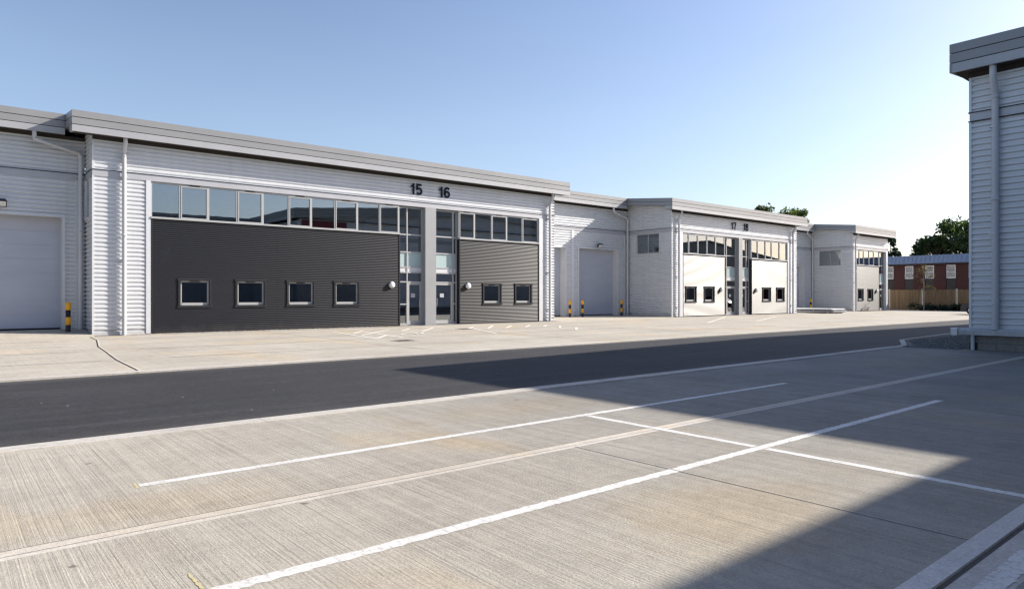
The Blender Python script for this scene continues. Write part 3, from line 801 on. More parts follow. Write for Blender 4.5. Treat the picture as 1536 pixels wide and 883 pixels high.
# ------------------------------------------------------------------ the unit on the right with its wing behind the camera
def right_unit():
    cx, cy = 22.1, 6.56
    org = (cx, cy, 0)
    root = thing('industrial_unit', 'blue-shaded silver unit cut off by the right edge, on a block plinth', 'industrial unit', org)
    X2, W = 58., -3.9                 # end of the long front; wall line of the rear wing
    mb = MB()
    clad(mb, (cx+.042, W), (0, 1), (-1, 0), cy-W, .6, 6.33, SIL, 'silver'); clad(mb, (cx+.042, W), (0, 1), (-1, 0), cy-W, 6.6, 7.72, SIL, 'silver')
    mb.build('side_cladding', root, org)
    fr = MB()
    clad(fr, (cx, cy-.042), (1, 0), (0, 1), X2-cx, .6, 6.33, SIL, 'silver'); clad(fr, (cx, cy-.042), (1, 0), (0, 1), X2-cx, 6.6, 7.72, SIL, 'silver')
    clad(fr, (-40, W-.042), (1, 0), (0, 1), 40+cx, .15, 6.33, SIL, 'silver', [(a-.1+40, b+.1+40, -1, 4.9) for a, b in ((-28, -24), (-16, -12), (-4, 0), (8, 12))])
    clad(fr, (-40, W-.042), (1, 0), (0, 1), 40+cx, 6.6, 7.72, SIL, 'silver')
    fr.build('wall_cladding', root, org)
    for a, b in ((-28, -24), (-16, -12), (-4, 0), (8, 12)): garage_door(root, org, a, b, 4.8, W, .0, .4, 1)
    dd = MB()
    dd.box(cx-.002, cx+.1, W, cy+.002, 6.352, 6.578, 'dado'); dd.box(cx, X2, cy-.1, cy+.001, 6.353, 6.577, 'dado')
    dd.box(-40, cx, W-.1, W+.001, 6.353, 6.577, 'dado')
    for z in (6.33, 6.578):
        dd.box(cx-.034, cx+.1, W, cy+.034, z, z+.022, 'darktrim'); dd.box(cx+.1, X2, cy-.1, cy+.034, z, z+.022, 'darktrim')
        dd.box(-40, cx-.034, W-.1, W+.034, z, z+.022, 'darktrim')
    dd.build('dado_flashing', root, org)
    tr = MB()
    for (a, b) in ((.6, 6.328), (6.602, 7.7)): tr.box(cx-.014, cx+.05, cy-.05, cy+.014, a, b, 'trim')
    tr.build('corner_trim', root, org)
    # roof: one slab per wing, fascia all round the visible edges
    T = 8.47
    RX_, SG = 40., .08
    RT = T+SG*(RX_-21.6)
    for (a, b, za, zb) in ((21.672, RX_, T-.03, RT-.03), (RX_, X2+.4, RT-.03, T-.03)):
        rf = MB(); rf.hexa([(a, -24, za-.45), (b, -24, zb-.45), (b, 6.83, zb-.45), (a, 6.83, za-.45), (a, -24, za), (b, -24, zb), (b, 6.83, zb), (a, 6.83, za)], 'roof'); rf.build('roof', root, org)
    rf = MB(); rf.box(-41, 21.67, -24, -3.47, 7.95, T-.031, 'roof'); rf.build('roof', root, org)
    gb = MB()
    gb.add([(cx, cy-.04, 7.7), (X2, cy-.04, 7.7), (X2, cy-.04, T-.2), (RX_, cy-.04, RT-.2), (cx, cy-.04, T-.2)], [(0, 1, 2, 3, 4)], 'dado')
    gb.box(cx+.3, cx+4.2, cy-.03, cy+.05, 6.65, 7.6, 'maroon'); gb.build('gable', root, org)
    fa = MB()
    bands_y(fa, 21.6, -3.4, 6.828, T, T, .79, 3, .07, -1)
    for k in range(3):
        for (a, b, za, zb) in ((21.6, RX_, T, RT), (RX_, X2+.4, RT, T)):
            z = k*.2693; hh = .2513
            fa.hexa([(a, 6.83, za-z-hh), (b, 6.83, zb-z-hh), (b, 6.9, zb-z-hh), (a, 6.9, za-z-hh), (a, 6.83, za-z), (b, 6.83, zb-z), (b, 6.9, zb-z), (a, 6.9, za-z)], 'fascia')
            if k < 2: fa.hexa([(a+.01, 6.83, za-z-hh-.018), (b-.01, 6.83, zb-z-hh-.018), (b-.01, 6.88, zb-z-hh-.018), (a+.01, 6.88, za-z-hh-.018), (a+.01, 6.83, za-z-hh), (b-.01, 6.83, zb-z-hh), (b-.01, 6.88, zb-z-hh), (a+.01, 6.88, za-z-hh)], 'darktrim')
    bands_x(fa, -41, 21.598, -3.4, T, .79, 3, .07, 1)
    fa.build('fascia', root, org)
    so = MB(); so.box(21.67, cx+.1, -3.9, 6.83, 7.70, 7.735, 'soffit'); so.box(cx+.1, X2+.3, cy-.1, 6.83, 7.70, 7.735, 'soffit')
    so.box(-41, 21.67, W-.1, -3.47, 7.70, 7.735, 'soffit')
    so.box(cx-.03, cx+.1, -3.8, cy+.03, 7.56, 7.699, 'soffit'); so.build('soffit', root, org)
    downpipe(root, org, [(21.78, 5.92, 7.72), (21.78, 5.92, 7.36), (21.97, 5.92, 6.95), (21.97, 5.92, .58)], r=.085)
    downpipe(root, org, [(21.78, -1.2, 7.72), (21.78, -1.2, 7.36), (21.97, -1.2, 6.95), (21.97, -1.2, .58)], r=.085)
    # ledge and block plinth
    pl = MB()
    y = cy+.02
    while y > W:
        for (za, zb) in ((0, .2), (.2, .41)):
            off = .22 if za == 0 else 0
            pl.box(cx-.02, cx+.2, max(W, y-.44-off)+.006, min(cy+.02, y-off if off else y), za+.005, zb-.004, 'block')
        y -= .44
    pl.box(cx-.004, cx+.2, W, cy, 0, .41, 'jointdk')
    pl.box(cx+.2, X2, cy-.2, cy+.012, 0, .43, 'block')
    pl.build('block_plinth', root, org)
    le = MB()
    random.seed(3)
    ys = [W+(cy+.22-W)*k/44 for k in range(45)]
    v = []; f = []
    for yy in ys:   # rough cast ledge: uneven lip
        j = [random.uniform(-.012, .012) for _ in range(4)]
        v += [(cx+.05, yy, .415), (cx-.19+j[0], yy, .425+j[1]), (cx-.20+j[2], yy, .545+j[3]), (cx-.13, yy, .595+j[1]), (cx+.05, yy, .602)]
    for i in range(len(ys)-1):
        for k in range(4): f.append((i*5+k, i*5+k+1, (i+1)*5+k+1, (i+1)*5+k))
    f.append((0, 1, 2, 3, 4)); f.append(tuple(len(v)-5+k for k in range(5)))
    le.add(v, f, 'ledge'); le.box(cx+.05, X2, cy+.0, cy+.18, .43, .6, 'ledge')
    le.box(cx-.22, cx-.02, cy+.235, cy+.40, .40, .60, 'trim')
    le.build('drip_ledge', root, org)
    sp = MB(); sp.tube([(cx-.08, cy-.10, .42), (cx-.08, cy-.10, .0)], .05, 'pipe', 10); sp.build('spigot', root, org)
    sh = MB(); sh.box(-40, X2, -23.8, -23.7, 0, 8, 'silver'); sh.box(X2-.1, X2, -23.7, cy-.2, 0, 8, 'silver'); sh.box(-40.1, -40, -23.8, W-.1, 0, 8, 'silver')
    sh.build('shell_wall', root, org)
right_unit()

def far_shed():
    x0, x1, y1 = 66., 112., -1.; org = (88, y1, 0)
    r = thing('gabled_shed', 'dark gabled shed mirrored in the upper windows under 17', 'building', org)
    w = MB(); rx = 89.
    w.add([(x0, y1, 0), (x1, y1, 0), (x1, y1, 7.2), (rx, y1, 9.6), (x0, y1, 7.2), (x0, y1-18, 0), (x1, y1-18, 0), (x1, y1-18, 7.2), (rx, y1-18, 9.6), (x0, y1-18, 7.2)],
          [(0, 1, 2, 3, 4), (9, 8, 7, 6, 5), (0, 4, 9, 5), (1, 6, 7, 2)], 'fascia'); w.build('wall', r, org)
    for (a, b, za, zb) in ((x0-.4, rx, 7.2, 9.65), (rx, x1+.4, 9.65, 7.2)):
        f = MB(); f.hexa([(a, y1-18.3, za), (b, y1-18.3, zb), (b, y1+.3, zb), (a, y1+.3, za), (a, y1-18.3, za+.2), (b, y1-18.3, zb+.2), (b, y1+.3, zb+.2), (a, y1+.3, za+.2)], 'roof'); f.build('roof', r, org)
    for k in range(4):
        d = MB(); a = x0+4+k*10.5; d.box(a, a+4, y1-.05, y1+.06, 0, 4.6, 'door'); d.build('sectional_door', r, org)
far_shed()

# ------------------------------------------------------------------ ground
g = MB(); g.sheet(-900, 1500, -900, 1500, -.12, 'soil'); struct(g, 'ground')
g = MB()                                                     # far apron with ramps into the bays
def quadY(x0, x1, ya, yb, za, zb): g.add([(x0, ya, za), (x1, ya, za), (x1, yb, zb), (x0, yb, zb)], [(0, 1, 2, 3)], 'apron')
quadY(-60, 130, 15.36, 29.2, 0, 0)
quadY(-60, 4.44, 29.2, 31.2, 0, .185); quadY(-60, 4.44, 31.2, 32.5, .185, .2)
for (a, b) in ((28.13, 39.42), (56.79, 67.51)):
    quadY(a, b, 29.2, 33.6, 0, .095); quadY(a, b, 33.6, 35, .095, .1)
quadY(76.2, 130, 29.2, 60, 0, 0)
struct(g, 'concrete_apron')
g = MB()
for (a, b) in ((4.44, 28.13), (39.42, 56.79), (67.51, 76.2)): g.sheet(a, b, 29.2, 30.3, .004, 'path')
struct(g, 'footpath')
g = MB(); g.sheet(-80, 260, 8.42, 15.06, -.022, 'asphalt')
g.add([(21.75, 8.42, -.0222), (21.75, 8.30, -.0222), (25, 9.2, -.0222), (31, 9.7, -.0222), (31, 8.42, -.0222)], [(0, 1, 2, 3, 4)], 'asphalt') if False else None
struct(g, 'road')
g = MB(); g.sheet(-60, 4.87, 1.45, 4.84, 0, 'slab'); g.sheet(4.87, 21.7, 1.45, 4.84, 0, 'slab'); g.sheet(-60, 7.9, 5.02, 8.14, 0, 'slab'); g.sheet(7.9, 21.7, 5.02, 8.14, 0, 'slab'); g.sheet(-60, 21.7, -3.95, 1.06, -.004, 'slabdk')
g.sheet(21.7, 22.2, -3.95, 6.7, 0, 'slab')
struct(g, 'parking_slab')
g = MB()
x = -60
random.seed(11)
while x < 130:                                               # flush kerb stones, both sides of the road
    L = 3.0
    if x < 21.7: g.box(x+.004, min(x+L, 21.7)-.004, 8.14, 8.42, -.1, .012+random.uniform(-.002, .002), 'kerb')
    g.box(x+.004, x+L-.004, 15.06, 15.36, -.1, .012+random.uniform(-.002, .002), 'kerb')
    x += L
pts = [(21.7, 8.28), (22.5, 8.40), (25.1, 9.45), (31.1, 9.85), (60, 9.85)]
off = []
for i, q in enumerate(pts):                                  # mitred kerb round the gravel corner
    d0 = (Vector(pts[i])-Vector(pts[max(0, i-1)])); d1 = (Vector(pts[min(len(pts)-1, i+1)])-Vector(pts[i]))
    d = ((d0.normalized() if d0.length else d1.normalized())+(d1.normalized() if d1.length else d0.normalized())).normalized()
    hw = .09 if i == 0 else .075; off.append((Vector(q)+Vector((-d.y, d.x))*hw, Vector(q)-Vector((-d.y, d.x))*hw))
for (a, b) in zip(off, off[1:]):
    g.hexa([(*a[1], -.1), (*b[1], -.1), (*b[0], -.1), (*a[0], -.1), (*a[1], .013), (*b[1], .013), (*b[0], .013), (*a[0], .013)], 'kerb')
struct(g, 'kerb')
g = MB()
g.add([(21.7, 6.7, -.006), (60, 6.7, -.006), (60, 9.8, -.006), (31.1, 9.8, -.006), (25.1, 9.4, -.006), (22.5, 8.36, -.006), (21.7, 8.22, -.006)], [tuple(range(7))], 'gravel')
struct(g, 'gravel_margin')
g = MB()                                                      # joints and channels of the near slab
g.sheet(-60, 21.7, 4.915, 5.02, -.002, 'joint'); g.sheet(-60, 21.7, 4.90, 4.915, -.004, 'kerb'); g.sheet(-60, 21.7, 4.84, 4.90, -.003, 'jointlt')
g.box(-60, 21.7, 1.33, 1.45, -.1, .003, 'kerblt'); g.sheet(-60, 21.7, 1.29, 1.33, -.014, 'gravel')
g.box(-60, 21.7, 1.06, 1.295, -.1, -.006, 'kerb')
struct(g, 'slab_joint')
g = MB()
for X in (4.87, -1.2, 11.0, 17.0): g.sheet(X-.004, X+.004, 1.45, 4.86, .0035, 'path'); g.sheet(X+.004, X+.016, 1.45, 4.86, .0030, 'kerb')
struct(g, 'saw_cut')
g = MB()
for (y, w) in ((18.2, .03), (21.55, .05), (24.0, .025), (26.9, .03)):
    g.sheet(-60, 2.9, y-w, y+w, .0035, 'path'); g.sheet(4.3, 100, y-w, y+w, .0035, 'path')
for X in (-4, 10.5, 17.2, 24.4, 31.5, 38.6, 46, 53): g.sheet(X-.02, X+.02, 15.4, 29.2, .0028, 'path')
p = [(4.25, 29.1), (4.12, 26.9), (3.62, 23.4), (3.45, 21.2), (3.2, 18.3), (3.08, 15.4)]
for (a, b) in zip(p, p[1:]): g.add([(a[0]-.013, a[1], .005), (b[0]-.013, b[1], .005), (b[0]+.013, b[1], .005), (a[0]+.013, a[1], .005)], [(0, 1, 2, 3)], 'jointdk')
for (a, b) in zip(p, p[1:]): g.add([(a[0]+.02, a[1], .0045), (b[0]+.02, b[1], .0045), (b[0]+.07, b[1], .0045), (a[0]+.07, a[1], .0045)], [(3, 2, 1, 0)], 'joint')
struct(g, 'apron_joint')
# painted bay lines, near
g = MB(); w = .05
random.seed(77)
def ragged(x0, x1, y0, y1, z, mat, step=.035, j=.0045):
    """thin paint strip with uneven edges along its long side"""
    lx = (x1-x0) > (y1-y0); L = (x1-x0) if lx else (y1-y0); k = max(2, int(L/step))
    v = []
    for i in range(k+1):
        t = i/k; q1, q2 = random.gauss(0, j), random.gauss(0, j)
        if lx: v += [(x0+L*t, y0+q1, z), (x0+L*t, y1+q2, z)]
        else: v += [(x0+q1, y0+L*t, z), (x1+q2, y0+L*t, z)]
    f = [(2*i, 2*i+2, 2*i+3, 2*i+1) if lx else (2*i, 2*i+1, 2*i+3, 2*i+2) for i in range(k)]
    g.add(v, f, mat)
ragged(1.06, 11.06, 3.65-w, 3.65+w, .002, 'line'); ragged(1.22, 11.2, 6.07-w, 6.07+w, .002, 'line')
ragged(6.2, 6.3, 1.46, 3.65-w-.012, .002, 'line'); ragged(6.2, 6.3, 3.65+w+.012, 4.84, .002, 'line'); ragged(6.2, 6.3, 5.02, 6.07-w-.012, .002, 'line')
ragged(6.2, 6.3, 4.845, 5.015, .001, 'line')
ragged(-20, 20, 1.09, 1.20, -.0025, 'line', .03, .0045)
ragged(1.032, 1.048, 3.72, 3.98, .0022, 'yline', .02, .004); ragged(1.19, 1.21, 5.99, 6.14, .0018, 'yline', .02, .004)
struct(g, 'bay_marking')
g = MB()                                                      # faded markings before the entrances
def stroke(a, b, w=.1, z=.007):
    a = Vector((*a, z)); b = Vector((*b, z)); d = (b-a).normalized(); s = Vector((-d.y, d.x, 0))*w/2
    g.add([a-s, b-s, b+s, a+s], [(0, 1, 2, 3)], 'linefar')
for k, (a, b) in enumerate((((12.57, 26.6), (11.75, 21.48)), ((13.68, 26.3), (12.8, 21.43)), ((12.3, 23.62), (15.27, 26.75)), ((11.85, 21.6), (13.22, 23.33)), ((12.59, 24.88), (13.9, 26.63)),
             ((15.19, 25.55), (16.51, 27.08)), ((15.6, 24.6), (17.76, 27.03)), ((18.88, 25.68), (16.9, 21.21)), ((18.5, 25.29), (19.85, 26.68)), ((19.54, 25.13), (21.33, 27.07)),
             ((20.32, 24.77), (22.05, 26.47)), ((21.61, 24.89), (23.29, 26.47)), ((22.77, 24.88), (23.95, 25.91)), ((22.24, 23.17), (23.73, 24.73)), ((21.54, 21.4), (23.06, 22.92)),
             ((20.74, 23.6), (22.4, 20.93)), ((32.58, 22.23), (42.51, 27.52)), ((39.2, 25.6), (38.27, 23.0)), ((37.36, 22.07), (46.68, 26.02)), ((42.8, 26.5), (40.6, 22.0)), ((44.2, 24.2), (47.5, 27.0)),
             ((68.5, 27.0), (74, 28.2)))):
    stroke(a, b, .11, .007+.0006*(k % 9))
for k in range(9):
    stroke((13.75+k*.12, 23.1+random.uniform(-.3, .3)), (14.0+k*.12, 23.5+random.uniform(-.2, .3)), .1, .0125+.0004*k)
struct(g, 'entrance_marking')
for (x, y, lab) in ((18.3, 25.2, 'small drain cover near the 15 and 16 entrances'), (11.95, 19.95, 'drain cover set in the apron left of the hatching')):
    d = MB(); d.box(x-.35, x+.35, y-.35, y+.35, -.05, .009, 'path')
    d.box(x-.27, x+.27, y-.27, y+.27, .009, .013, 'jointdk')
    tag(d.build('drain_cover', None, (x, y, 0)), lab, 'drain cover', 'drain covers in the apron')
# gravel stones in the margin and grit along the wall foot: one mass each
def stones(name, n, fn, smin, smax, mat):
    mb = MB(); random.seed(5)
    for _ in range(n):
        x, y, z = fn(); r = random.uniform(smin, smax)
        v = [(x+random.uniform(.7, 1.2)*r*a, y+random.uniform(.7, 1.2)*r*b, z+random.uniform(.6, 1.)*r*c) for a, b, c in ((1, 0, 0), (0, 1, 0), (-1, 0, 0), (0, -1, 0), (0, 0, 1))]
        mb.add(v, [(0, 1, 4), (1, 2, 4), (2, 3, 4), (3, 0, 4)], mat)
    o = mb.build(name); o['kind'] = 'stuff'
def f1():
    while True:
        x = random.uniform(21.9, 32); y = random.uniform(6.8, 9.5)
        lim = 8.2 if x < 22.6 else (8.2+(x-22.6)*.43 if x < 25.1 else 9.2)
        if y < lim-.05: return x, y, -.006
stones('gravel', 2600, f1, .02, .06, 'stone')
stones('grit', 900, lambda: (random.uniform(5.5, 17), 29.72-abs(random.gauss(0, .06)), .005), .012, .03, 'joint')

# ------------------------------------------------------------------ stacked cladding sheets
def panel_pack(label, x0, x1, y0, y1, z, n, t, mats):
    org = ((x0+x1)/2, (y0+y1)/2, z)
    r = thing('panel_bundle', label, 'panel bundle', org, 'cladding sheets stacked on the apron')
    b = MB()
    for k in range(4):
        y = y0+.3+k*(y1-y0-.7)/3; b = MB(); b.box(x0+.05, x1-.05, y, y+.1, z, z+.07, 'fence'); b.build('bearer', r, org)
    for k in range(n):
        p = MB(); j = random.uniform(-.06, .06); jy = random.uniform(-.1, .1)
        p.box(x0+j, x1+j, y0+jy, y1+jy, z+.072+k*t, z+.068+(k+1)*t, mats[k % len(mats)]); p.build('sheet', r, org)
panel_pack('lower bundle of grey sheets stacked on the far apron', 58.2, 60.6, 27.3, 32.2, 0, 2, .07, ['dado', 'dado'])
panel_pack('upper bundle of pale sheets on top of the stack', 58.35, 60.8, 27.5, 32.0, .212, 2, .055, ['dado', 'white'])

# ------------------------------------------------------------------ brick building, fence, trees, car
def brick_building():
    X = 88.; org = (X, 28, 0)
    r = thing('brick_building', 'low red-brick building with blue-grey roof behind the timber fence', 'building', org)
    y0, y1 = 8., 46.
    wl = [(31.87-2.19*k, 32.81-2.19*k) for k in range(-5, 9)]
    w = MB()
    ys = y0
    for a, b in sorted(wl):                                     # piers between the window bays
        w.box(X, X+.3, ys, a, 0, 5.25, 'brick'); w.box(X, X+.3, a, b, 5.0, 5.25, 'brick'); w.box(X, X+.3, a, b, 0, 1.0, 'brick'); ys = b
    w.box(X, X+.3, ys, y1, 0, 5.25, 'brick'); w.box(X+.3, X+11, y0, y0+.3, 0, 5.25, 'brick'); w.box(X+.3, X+11, y1-.3, y1, 0, 5.25, 'brick'); w.box(X+10.7, X+11, y0+.3, y1-.3, 0, 5.25, 'brick')
    w.build('wall', r, org)
    rf = MB()
    rf.hexa([(X-.45, y0-.4, 5.25), (X+11.4, y0-.4, 5.25), (X+11.4, y1+.4, 5.25), (X-.45, y1+.4, 5.25), (X+.15, y0-.2, 6.2), (X+10.8, y0-.2, 6.2), (X+10.8, y1+.2, 6.2), (X+.15, y1+.2, 6.2)], 'seam')
    y = y0
    while y < y1:
        rf.hexa([(X-.49, y-.02, 5.25), (X-.44, y-.02, 5.25), (X-.44, y+.02, 5.25), (X-.49, y+.02, 5.25), (X+.10, y-.02, 6.23), (X+.16, y-.02, 6.23), (X+.16, y+.02, 6.23), (X+.10, y+.02, 6.23)], 'seam'); y += .46
    rf.build('roof', r, org)
    gu = MB(); gu.box(X-.48, X+.05, y0-.4, y1+.4, 5.12, 5.248, 'darktrim'); gu.build('gutter', r, org)
    for a, b in wl:
        f = MB(); xf = X+.06
        for (p, q, s, t) in ((a, a+.09, 3.5, 5.0), (b-.09, b, 3.5, 5.0), (a+.09, b-.09, 3.5, 3.59), (a+.09, b-.09, 4.91, 5.0), (a+.09, b-.09, 4.2, 4.26)): f.box(xf, xf+.09, p, q, s, t, 'white')
        o = f.build('window', r, org)
        g_ = MB(); g_.box(xf+.04, xf+.05, a+.09, b-.09, 3.59, 4.91, 'glassdk'); g_.box(xf+.6, xf+.65, a-.2, b+.2, 1, 5.1, 'inner'); g_.build('glass', o, org)
        p_ = MB(); p_.box(xf, xf+.08, a, b, 1.0, 3.495, 'darktrim'); p_.build('infill_panel', o, org)
brick_building()

def timber_fence():
    X = 78.; org = (X, 27, 0)
    r = thing('timber_fence', 'brown close-board timber fence between the end unit and car', 'fence', org)
    posts = [37.2, 33.9, 30.6, 27.45, 24.3, 21.1, 17.9]
    random.seed(9)
    for a, b in zip(posts, posts[1:]):
        p = MB(); y = a-.1
        while y > b+.1:
            w = min(.14, y-b-.1)
            if w > .02: p.box(X-.02+random.uniform(-.006, .006), X+.012, y-w, y-.004, .05, 2.12+random.uniform(-.02, .02), 'fence')
            y -= .14
        for z in (.4, 1.1, 1.8): p.box(X+.013, X+.08, b+.1, a-.1, z, z+.09, 'fence')
        p.build('fence_panel', r, org)
    for y in posts:
        p = MB(); p.box(X-.06, X+.06, y-.06, y+.06, 0, 2.2, 'post'); p.build('post', r, org)
timber_fence()

def leaf_cloud(mb, centres, n, size, mat, flat=.6):
    for _ in range(n):
        c, r = random.choice(centres)
        d = Vector((random.gauss(0, 1), random.gauss(0, 1), random.gauss(0, 1)*flat))
        d = d.normalized()*r*random.random()**.45
        p = Vector(c)+d
        s = size*random.uniform(.55, 1.35)
        n1 = Vector((random.gauss(0, 1), random.gauss(0, 1), random.gauss(0, 1)+.4)).normalized()
        u = n1.orthogonal().normalized(); w = n1.cross(u)
        a = random.uniform(0, 2*PI); e = u*math.cos(a)+w*math.sin(a); f = n1.cross(e)
        mb.add([p-e*s, p+f*s*.42, p+e*s, p-f*s*.42+n1*s*.15], [(0, 1, 2, 3)], mat)

def tree(name, label, base, h, rad, leaves, n, size, seed, lo=.3, group='trees beyond the buildings', clumps=34, flat=.75):
    random.seed(seed)
    x, y, z = base
    r = thing(name, label, 'tree', base, group)
    t = MB()
    tr = h*.022
    top = Vector((x+random.uniform(-.4, .4), y+random.uniform(-.4, .4), z+h*.8))
    t.tube([(x, y, z), (x+.1, y, z+h*.25), tuple(Vector((x, y, z)).lerp(top, .6)), tuple(top)], [tr*1.5, tr, tr*.7, tr*.25], 'bark', 8)
    cen = []
    for k in range(clumps):
        a = random.uniform(0, 2*PI); hh = random.uniform(lo, .93)
        env = math.sin(PI*min(1, max(0.05, (hh-lo+.12)/(1.12-lo))))**.6
        q = rad*env*random.uniform(.35, 1.0)
        c = Vector((x+q*math.cos(a), y+q*math.sin(a), z+h*hh))
        cr = rad*random.uniform(.14, .34)
        cen.append((tuple(c), cr))
        s = Vector((x, y, z+h*max(.2, hh-.22)))
        m_ = s.lerp(c, .55)+Vector((0, 0, .25))
        t.tube([tuple(s), tuple(m_), tuple(c)], [tr*.4, tr*.24, tr*.08], 'bark', 5, False)
    t.build('trunk', r, base)
    lv = MB(); leaf_cloud(lv, cen, n, size, leaves, flat); lv.build('crown', r, base)

tree('broadleaf_tree', 'big dark broadleaf tree rising over the brick building, against the right unit', (138.4, 41.0, 0), 15.2, 7.8, 'leafA', 13000, .40, 21, .15, clumps=70)
tree('broadleaf_tree', 'lower left crown of dark foliage sloping down to the brick roof', (133.8, 44.9, 0), 12.2, 4.3, 'leafA', 5500, .38, 22, .2, clumps=40)
tree('broadleaf_tree', 'sunlit green treetop showing above the 18 roof, left of two', (88.2, 51.3, 0), 14.6, 2.5, 'leafB', 1500, .30, 23, .5, clumps=20)
tree('broadleaf_tree', 'sunlit green treetop above the 18 roof, right of two', (92.4, 49.5, 0), 14.2, 3.6, 'leafB', 2600, .30, 24, .45, clumps=30)
tree('broadleaf_tree', 'tiny tuft of leaves peeping over the gap before the end unit', (98.2, 49.8, 0), 12.6, 2.4, 'leafB', 1400, .3, 25, .5, clumps=14)
def conifer(label, base, h, rad, seed):
    random.seed(seed); x, y, z = base
    r = thing('conifer_tree', label, 'tree', base, 'trees beyond the buildings')
    t = MB(); t.tube([(x, y, z), (x, y, z+h)], [h*.02, .03], 'bark', 8); cen = []
    for k in range(70):
        hh = random.uniform(.08, .98); a = random.uniform(0, 2*PI); q = rad*(1-hh)**.7*random.uniform(.5, 1.05)
        c = (x+q*math.cos(a), y+q*math.sin(a), z+h*hh-q*.12); cen.append((c, .35+.5*(1-hh)))
        t.tube([(x, y, z+h*hh), c], [.05, .02], 'bark', 4, False)
    t.build('trunk', r, base)
    lv = MB(); leaf_cloud(lv, cen, 5200, .32, 'leafC', .5); lv.build('crown', r, base)
conifer('dark conifer between the end unit and the brick roof', (126.5, 49.4, 0), 12.0, 3.6, 31)
def sapling():
    random.seed(41); base = (76.6, 26.75, 0); x, y, z = base
    r = thing('sapling', 'thin sapling with a pale stem and sparse brown leaves before the fence', 'tree', base)
    t = MB(); t.tube([(x, y, 0), (x+.03, y+.02, 1.6), (x-.02, y, 3.0), (x, y+.05, 4.4)], [.05, .045, .03, .012], 'post', 8); cen = []
    for k in range(26):
        hh = random.uniform(2.1, 4.6); a = random.uniform(0, 2*PI); q = random.uniform(.2, 1.0)
        c = (x+q*math.cos(a), y+q*math.sin(a), hh); cen.append((c, .28)); t.tube([(x, y, hh-.4), c], [.015, .006], 'bark', 4, False)
    t.build('trunk', r, base)
    lv = MB(); leaf_cloud(lv, cen, 420, .08, 'leafD'); lv.build('crown', r, base)
sapling()
random.seed(51)
wd = MB(); cen = [((77.6+random.uniform(-.3, .1), random.uniform(18.5, 29), random.uniform(.1, .45)), random.uniform(.2, .5)) for _ in range(60)]
leaf_cloud(wd, cen, 3500, .11, 'leafC'); o = wd.build('weeds'); o['kind'] = 'stuff'

def car():
    x0, y1 = 63.6, 19.55; base = (x0+.85, y1-2.1, 0)
    r = thing('parked_car', 'dark blue parked car half hidden behind the right unit', 'car', base)
    # side profile (s from the nose, z), three widths make the shoulder and the tumblehome
    prof = [(.05, .32), (0, .55), (.08, .72), (.35, .86), (1.05, .98), (1.75, 1.42), (2.3, 1.5), (3.2, 1.46), (3.85, 1.05), (4.15, .98), (4.2, .6), (4.12, .32)]
    def ring(xx, inset):
        out = []
        for s, z in prof:
            k = 0 if z < 1.0 else (z-1.0)*.5
            out.append((xx+(inset+k)*(1 if xx < x0+.85 else -1), y1-s-(.06 if inset else 0)*(1 if s < 2 else -1), z))
        return out
    b = MB(); n = len(prof)
    rings = [ring(x0+.10, .0), ring(x0, 0), ring(x0+1.7, 0), ring(x0+1.6, 0)]
    L_, R_ = ring(x0, 0), ring(x0+1.7, 0)
    v = L_+R_
    b.add(v, [(i, (i+1) % n, n+(i+1) % n, n+i) for i in range(n)], 'carpaint'); b.add(L_, [tuple(range(n))], 'carpaint'); b.add(R_, [tuple(range(n))], 'carpaint')
    b.build('body', r, base)
    wn = MB()
    for side in (0, 1):
        X = lambda z: (x0+(z-1.0)*.5-.006) if side == 0 else (x0+1.7-(z-1.0)*.5+.006)
        q = [(1.25, 1.03), (1.8, 1.40), (2.35, 1.45), (2.35, 1.03)]; wn.add([(X(z), y1-s, z) for s, z in q], [(0, 1, 2, 3)], 'rubber')
        q = [(2.43, 1.03), (2.43, 1.45), (3.15, 1.42), (3.65, 1.06)]; wn.add([(X(z), y1-s, z) for s, z in q], [(0, 1, 2, 3)], 'rubber')
    wn.add([(x0+.15, y1-1.1, 1.02), (x0+1.55, y1-1.1, 1.02), (x0+1.4, y1-1.7, 1.405), (x0+.3, y1-1.7, 1.405)], [(0, 1, 2, 3)], 'rubber')
    wn.build('side_windows', r, base)
    for (s, xx) in ((.75, x0), (3.35, x0), (.75, x0+1.7), (3.35, x0+1.7)):
        w = MB(); c = xx-.02 if xx == x0 else xx-.16
        w.lathe(c, y1-s, .31, [(0, 0), (.2, 0), (.29, 0), (.31, .03), (.31, .16), (.29, .18), (0, .18)], 'tyre', 22, 'x')
        o = w.build('wheel', r, base)
        d = MB(); c2 = xx-.028 if xx == x0 else xx+.022
        d.lathe(c2, y1-s, .31, [(0, 0), (.06, -.004), (.2, .0), (.205, .012)], 'steel', 22, 'x'); d.build('rim', o, base)
    for xx in (x0+.08, x0+1.3):
        h = MB(); h.hexa([(xx, y1-.03, .6), (xx+.32, y1-.03, .6), (xx+.32, y1-.2, .6), (xx, y1-.2, .6), (xx, y1-.075, .745), (xx+.32, y1-.075, .745), (xx+.32, y1-.25, .80), (xx, y1-.25, .80)], 'lampglass'); h.build('headlight', r, base)
car()

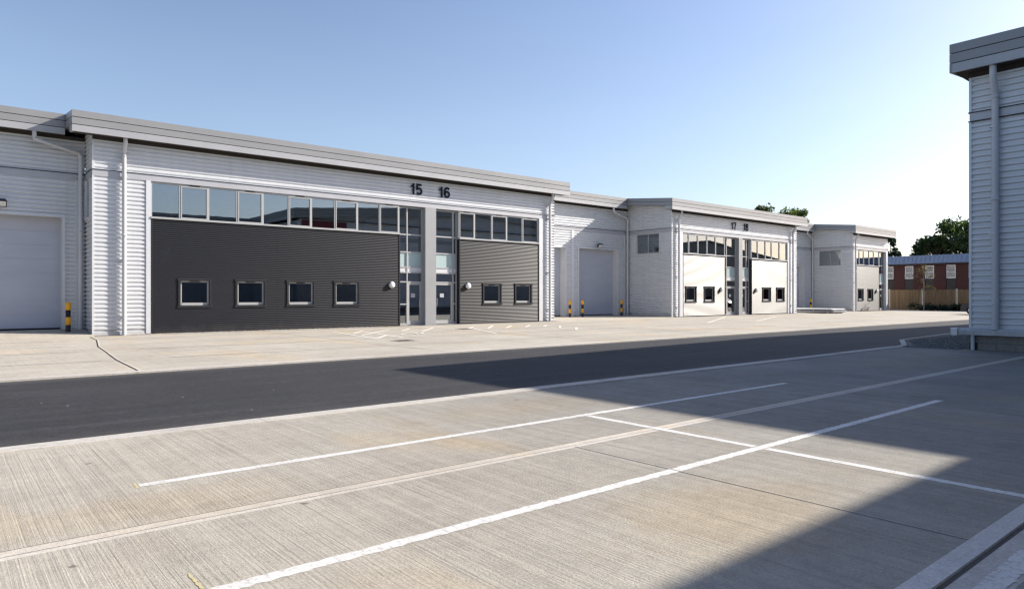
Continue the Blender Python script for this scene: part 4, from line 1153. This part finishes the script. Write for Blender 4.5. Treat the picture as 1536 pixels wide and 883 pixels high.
# ------------------------------------------------------------------ light, sky, camera
SUN = Vector((14.35, -5.63, 8.47)).normalized()
el = math.asin(SUN.z)
w = bpy.data.worlds.new('World'); SC.world = w; w.use_nodes = True
n = w.node_tree.nodes; l = w.node_tree.links
sky = n.new('ShaderNodeTexSky'); sky.sky_type = 'NISHITA'; sky.sun_disc = False
sky.sun_elevation = el; sky.sun_rotation = math.atan2(SUN.x, SUN.y)
sky.air_density = 1.0; sky.dust_density = 1.6; sky.ozone_density = 5.0; sky.altitude = 50
tint = mix(n, l, 1.0, sky.outputs[0], (1.10, .985, .96), 'MULTIPLY')
# thin haze low in the sky, none overhead
tc = n.new('ShaderNodeTexCoord'); sz = n.new('ShaderNodeSeparateXYZ'); l.new(tc.outputs['Generated'], sz.inputs[0])
hz = n.new('ShaderNodeMapRange'); hz.interpolation_type = 'SMOOTHSTEP'
hz.inputs['From Min'].default_value = 0; hz.inputs['From Max'].default_value = .75; hz.inputs['To Min'].default_value = 1; hz.inputs['To Max'].default_value = 0
l.new(sz.outputs[2], hz.inputs['Value'])
cl = noise(n, l, tc.outputs['Generated'], 1.0, 5, .6, (1.5, 1.5, 7))
veil = mix(n, l, 1.0, hz.outputs[0], ramp(n, l, cl, [(.3, (.50, .46, .12)), (.75, (.74, .68, .34))]), 'MULTIPLY')
tint = mix(n, l, 1.0, tint, veil, 'ADD')
l.new(tint, n['Background'].inputs[0]); n['Background'].inputs[1].default_value = .106
sd = bpy.data.lights.new('Sun', 'SUN'); sd.energy = 5.0; sd.angle = math.radians(.53); sd.color = (1, .93, .83)
so = bpy.data.objects.new('Sun', sd); COL.objects.link(so); so.location = (60, -30, 50)
so.rotation_euler = SUN.to_track_quat('Z', 'Y').to_euler()

cam = bpy.data.cameras.new('Camera'); co = bpy.data.objects.new('Camera', cam); COL.objects.link(co)
co.location = (0, 0, 1.5); co.rotation_euler = (PI/2, 0, -math.atan2(1032, 1237))
cam.sensor_width = 36; cam.lens = 1032/1536*36; cam.shift_y = 2/1536; cam.clip_start = .05; cam.clip_end = 3000
SC.camera = co
SC.view_settings.view_transform = 'Standard'; SC.view_settings.look = 'None'
SC.view_settings.gamma = 1; SC.view_settings.use_curve_mapping = False
SC.view_settings.exposure = 0.90
SC.render.engine = 'CYCLES'; SC.cycles.filter_width = 1.35
SC.cycles.max_bounces = 8; SC.cycles.transparent_max_bounces = 12
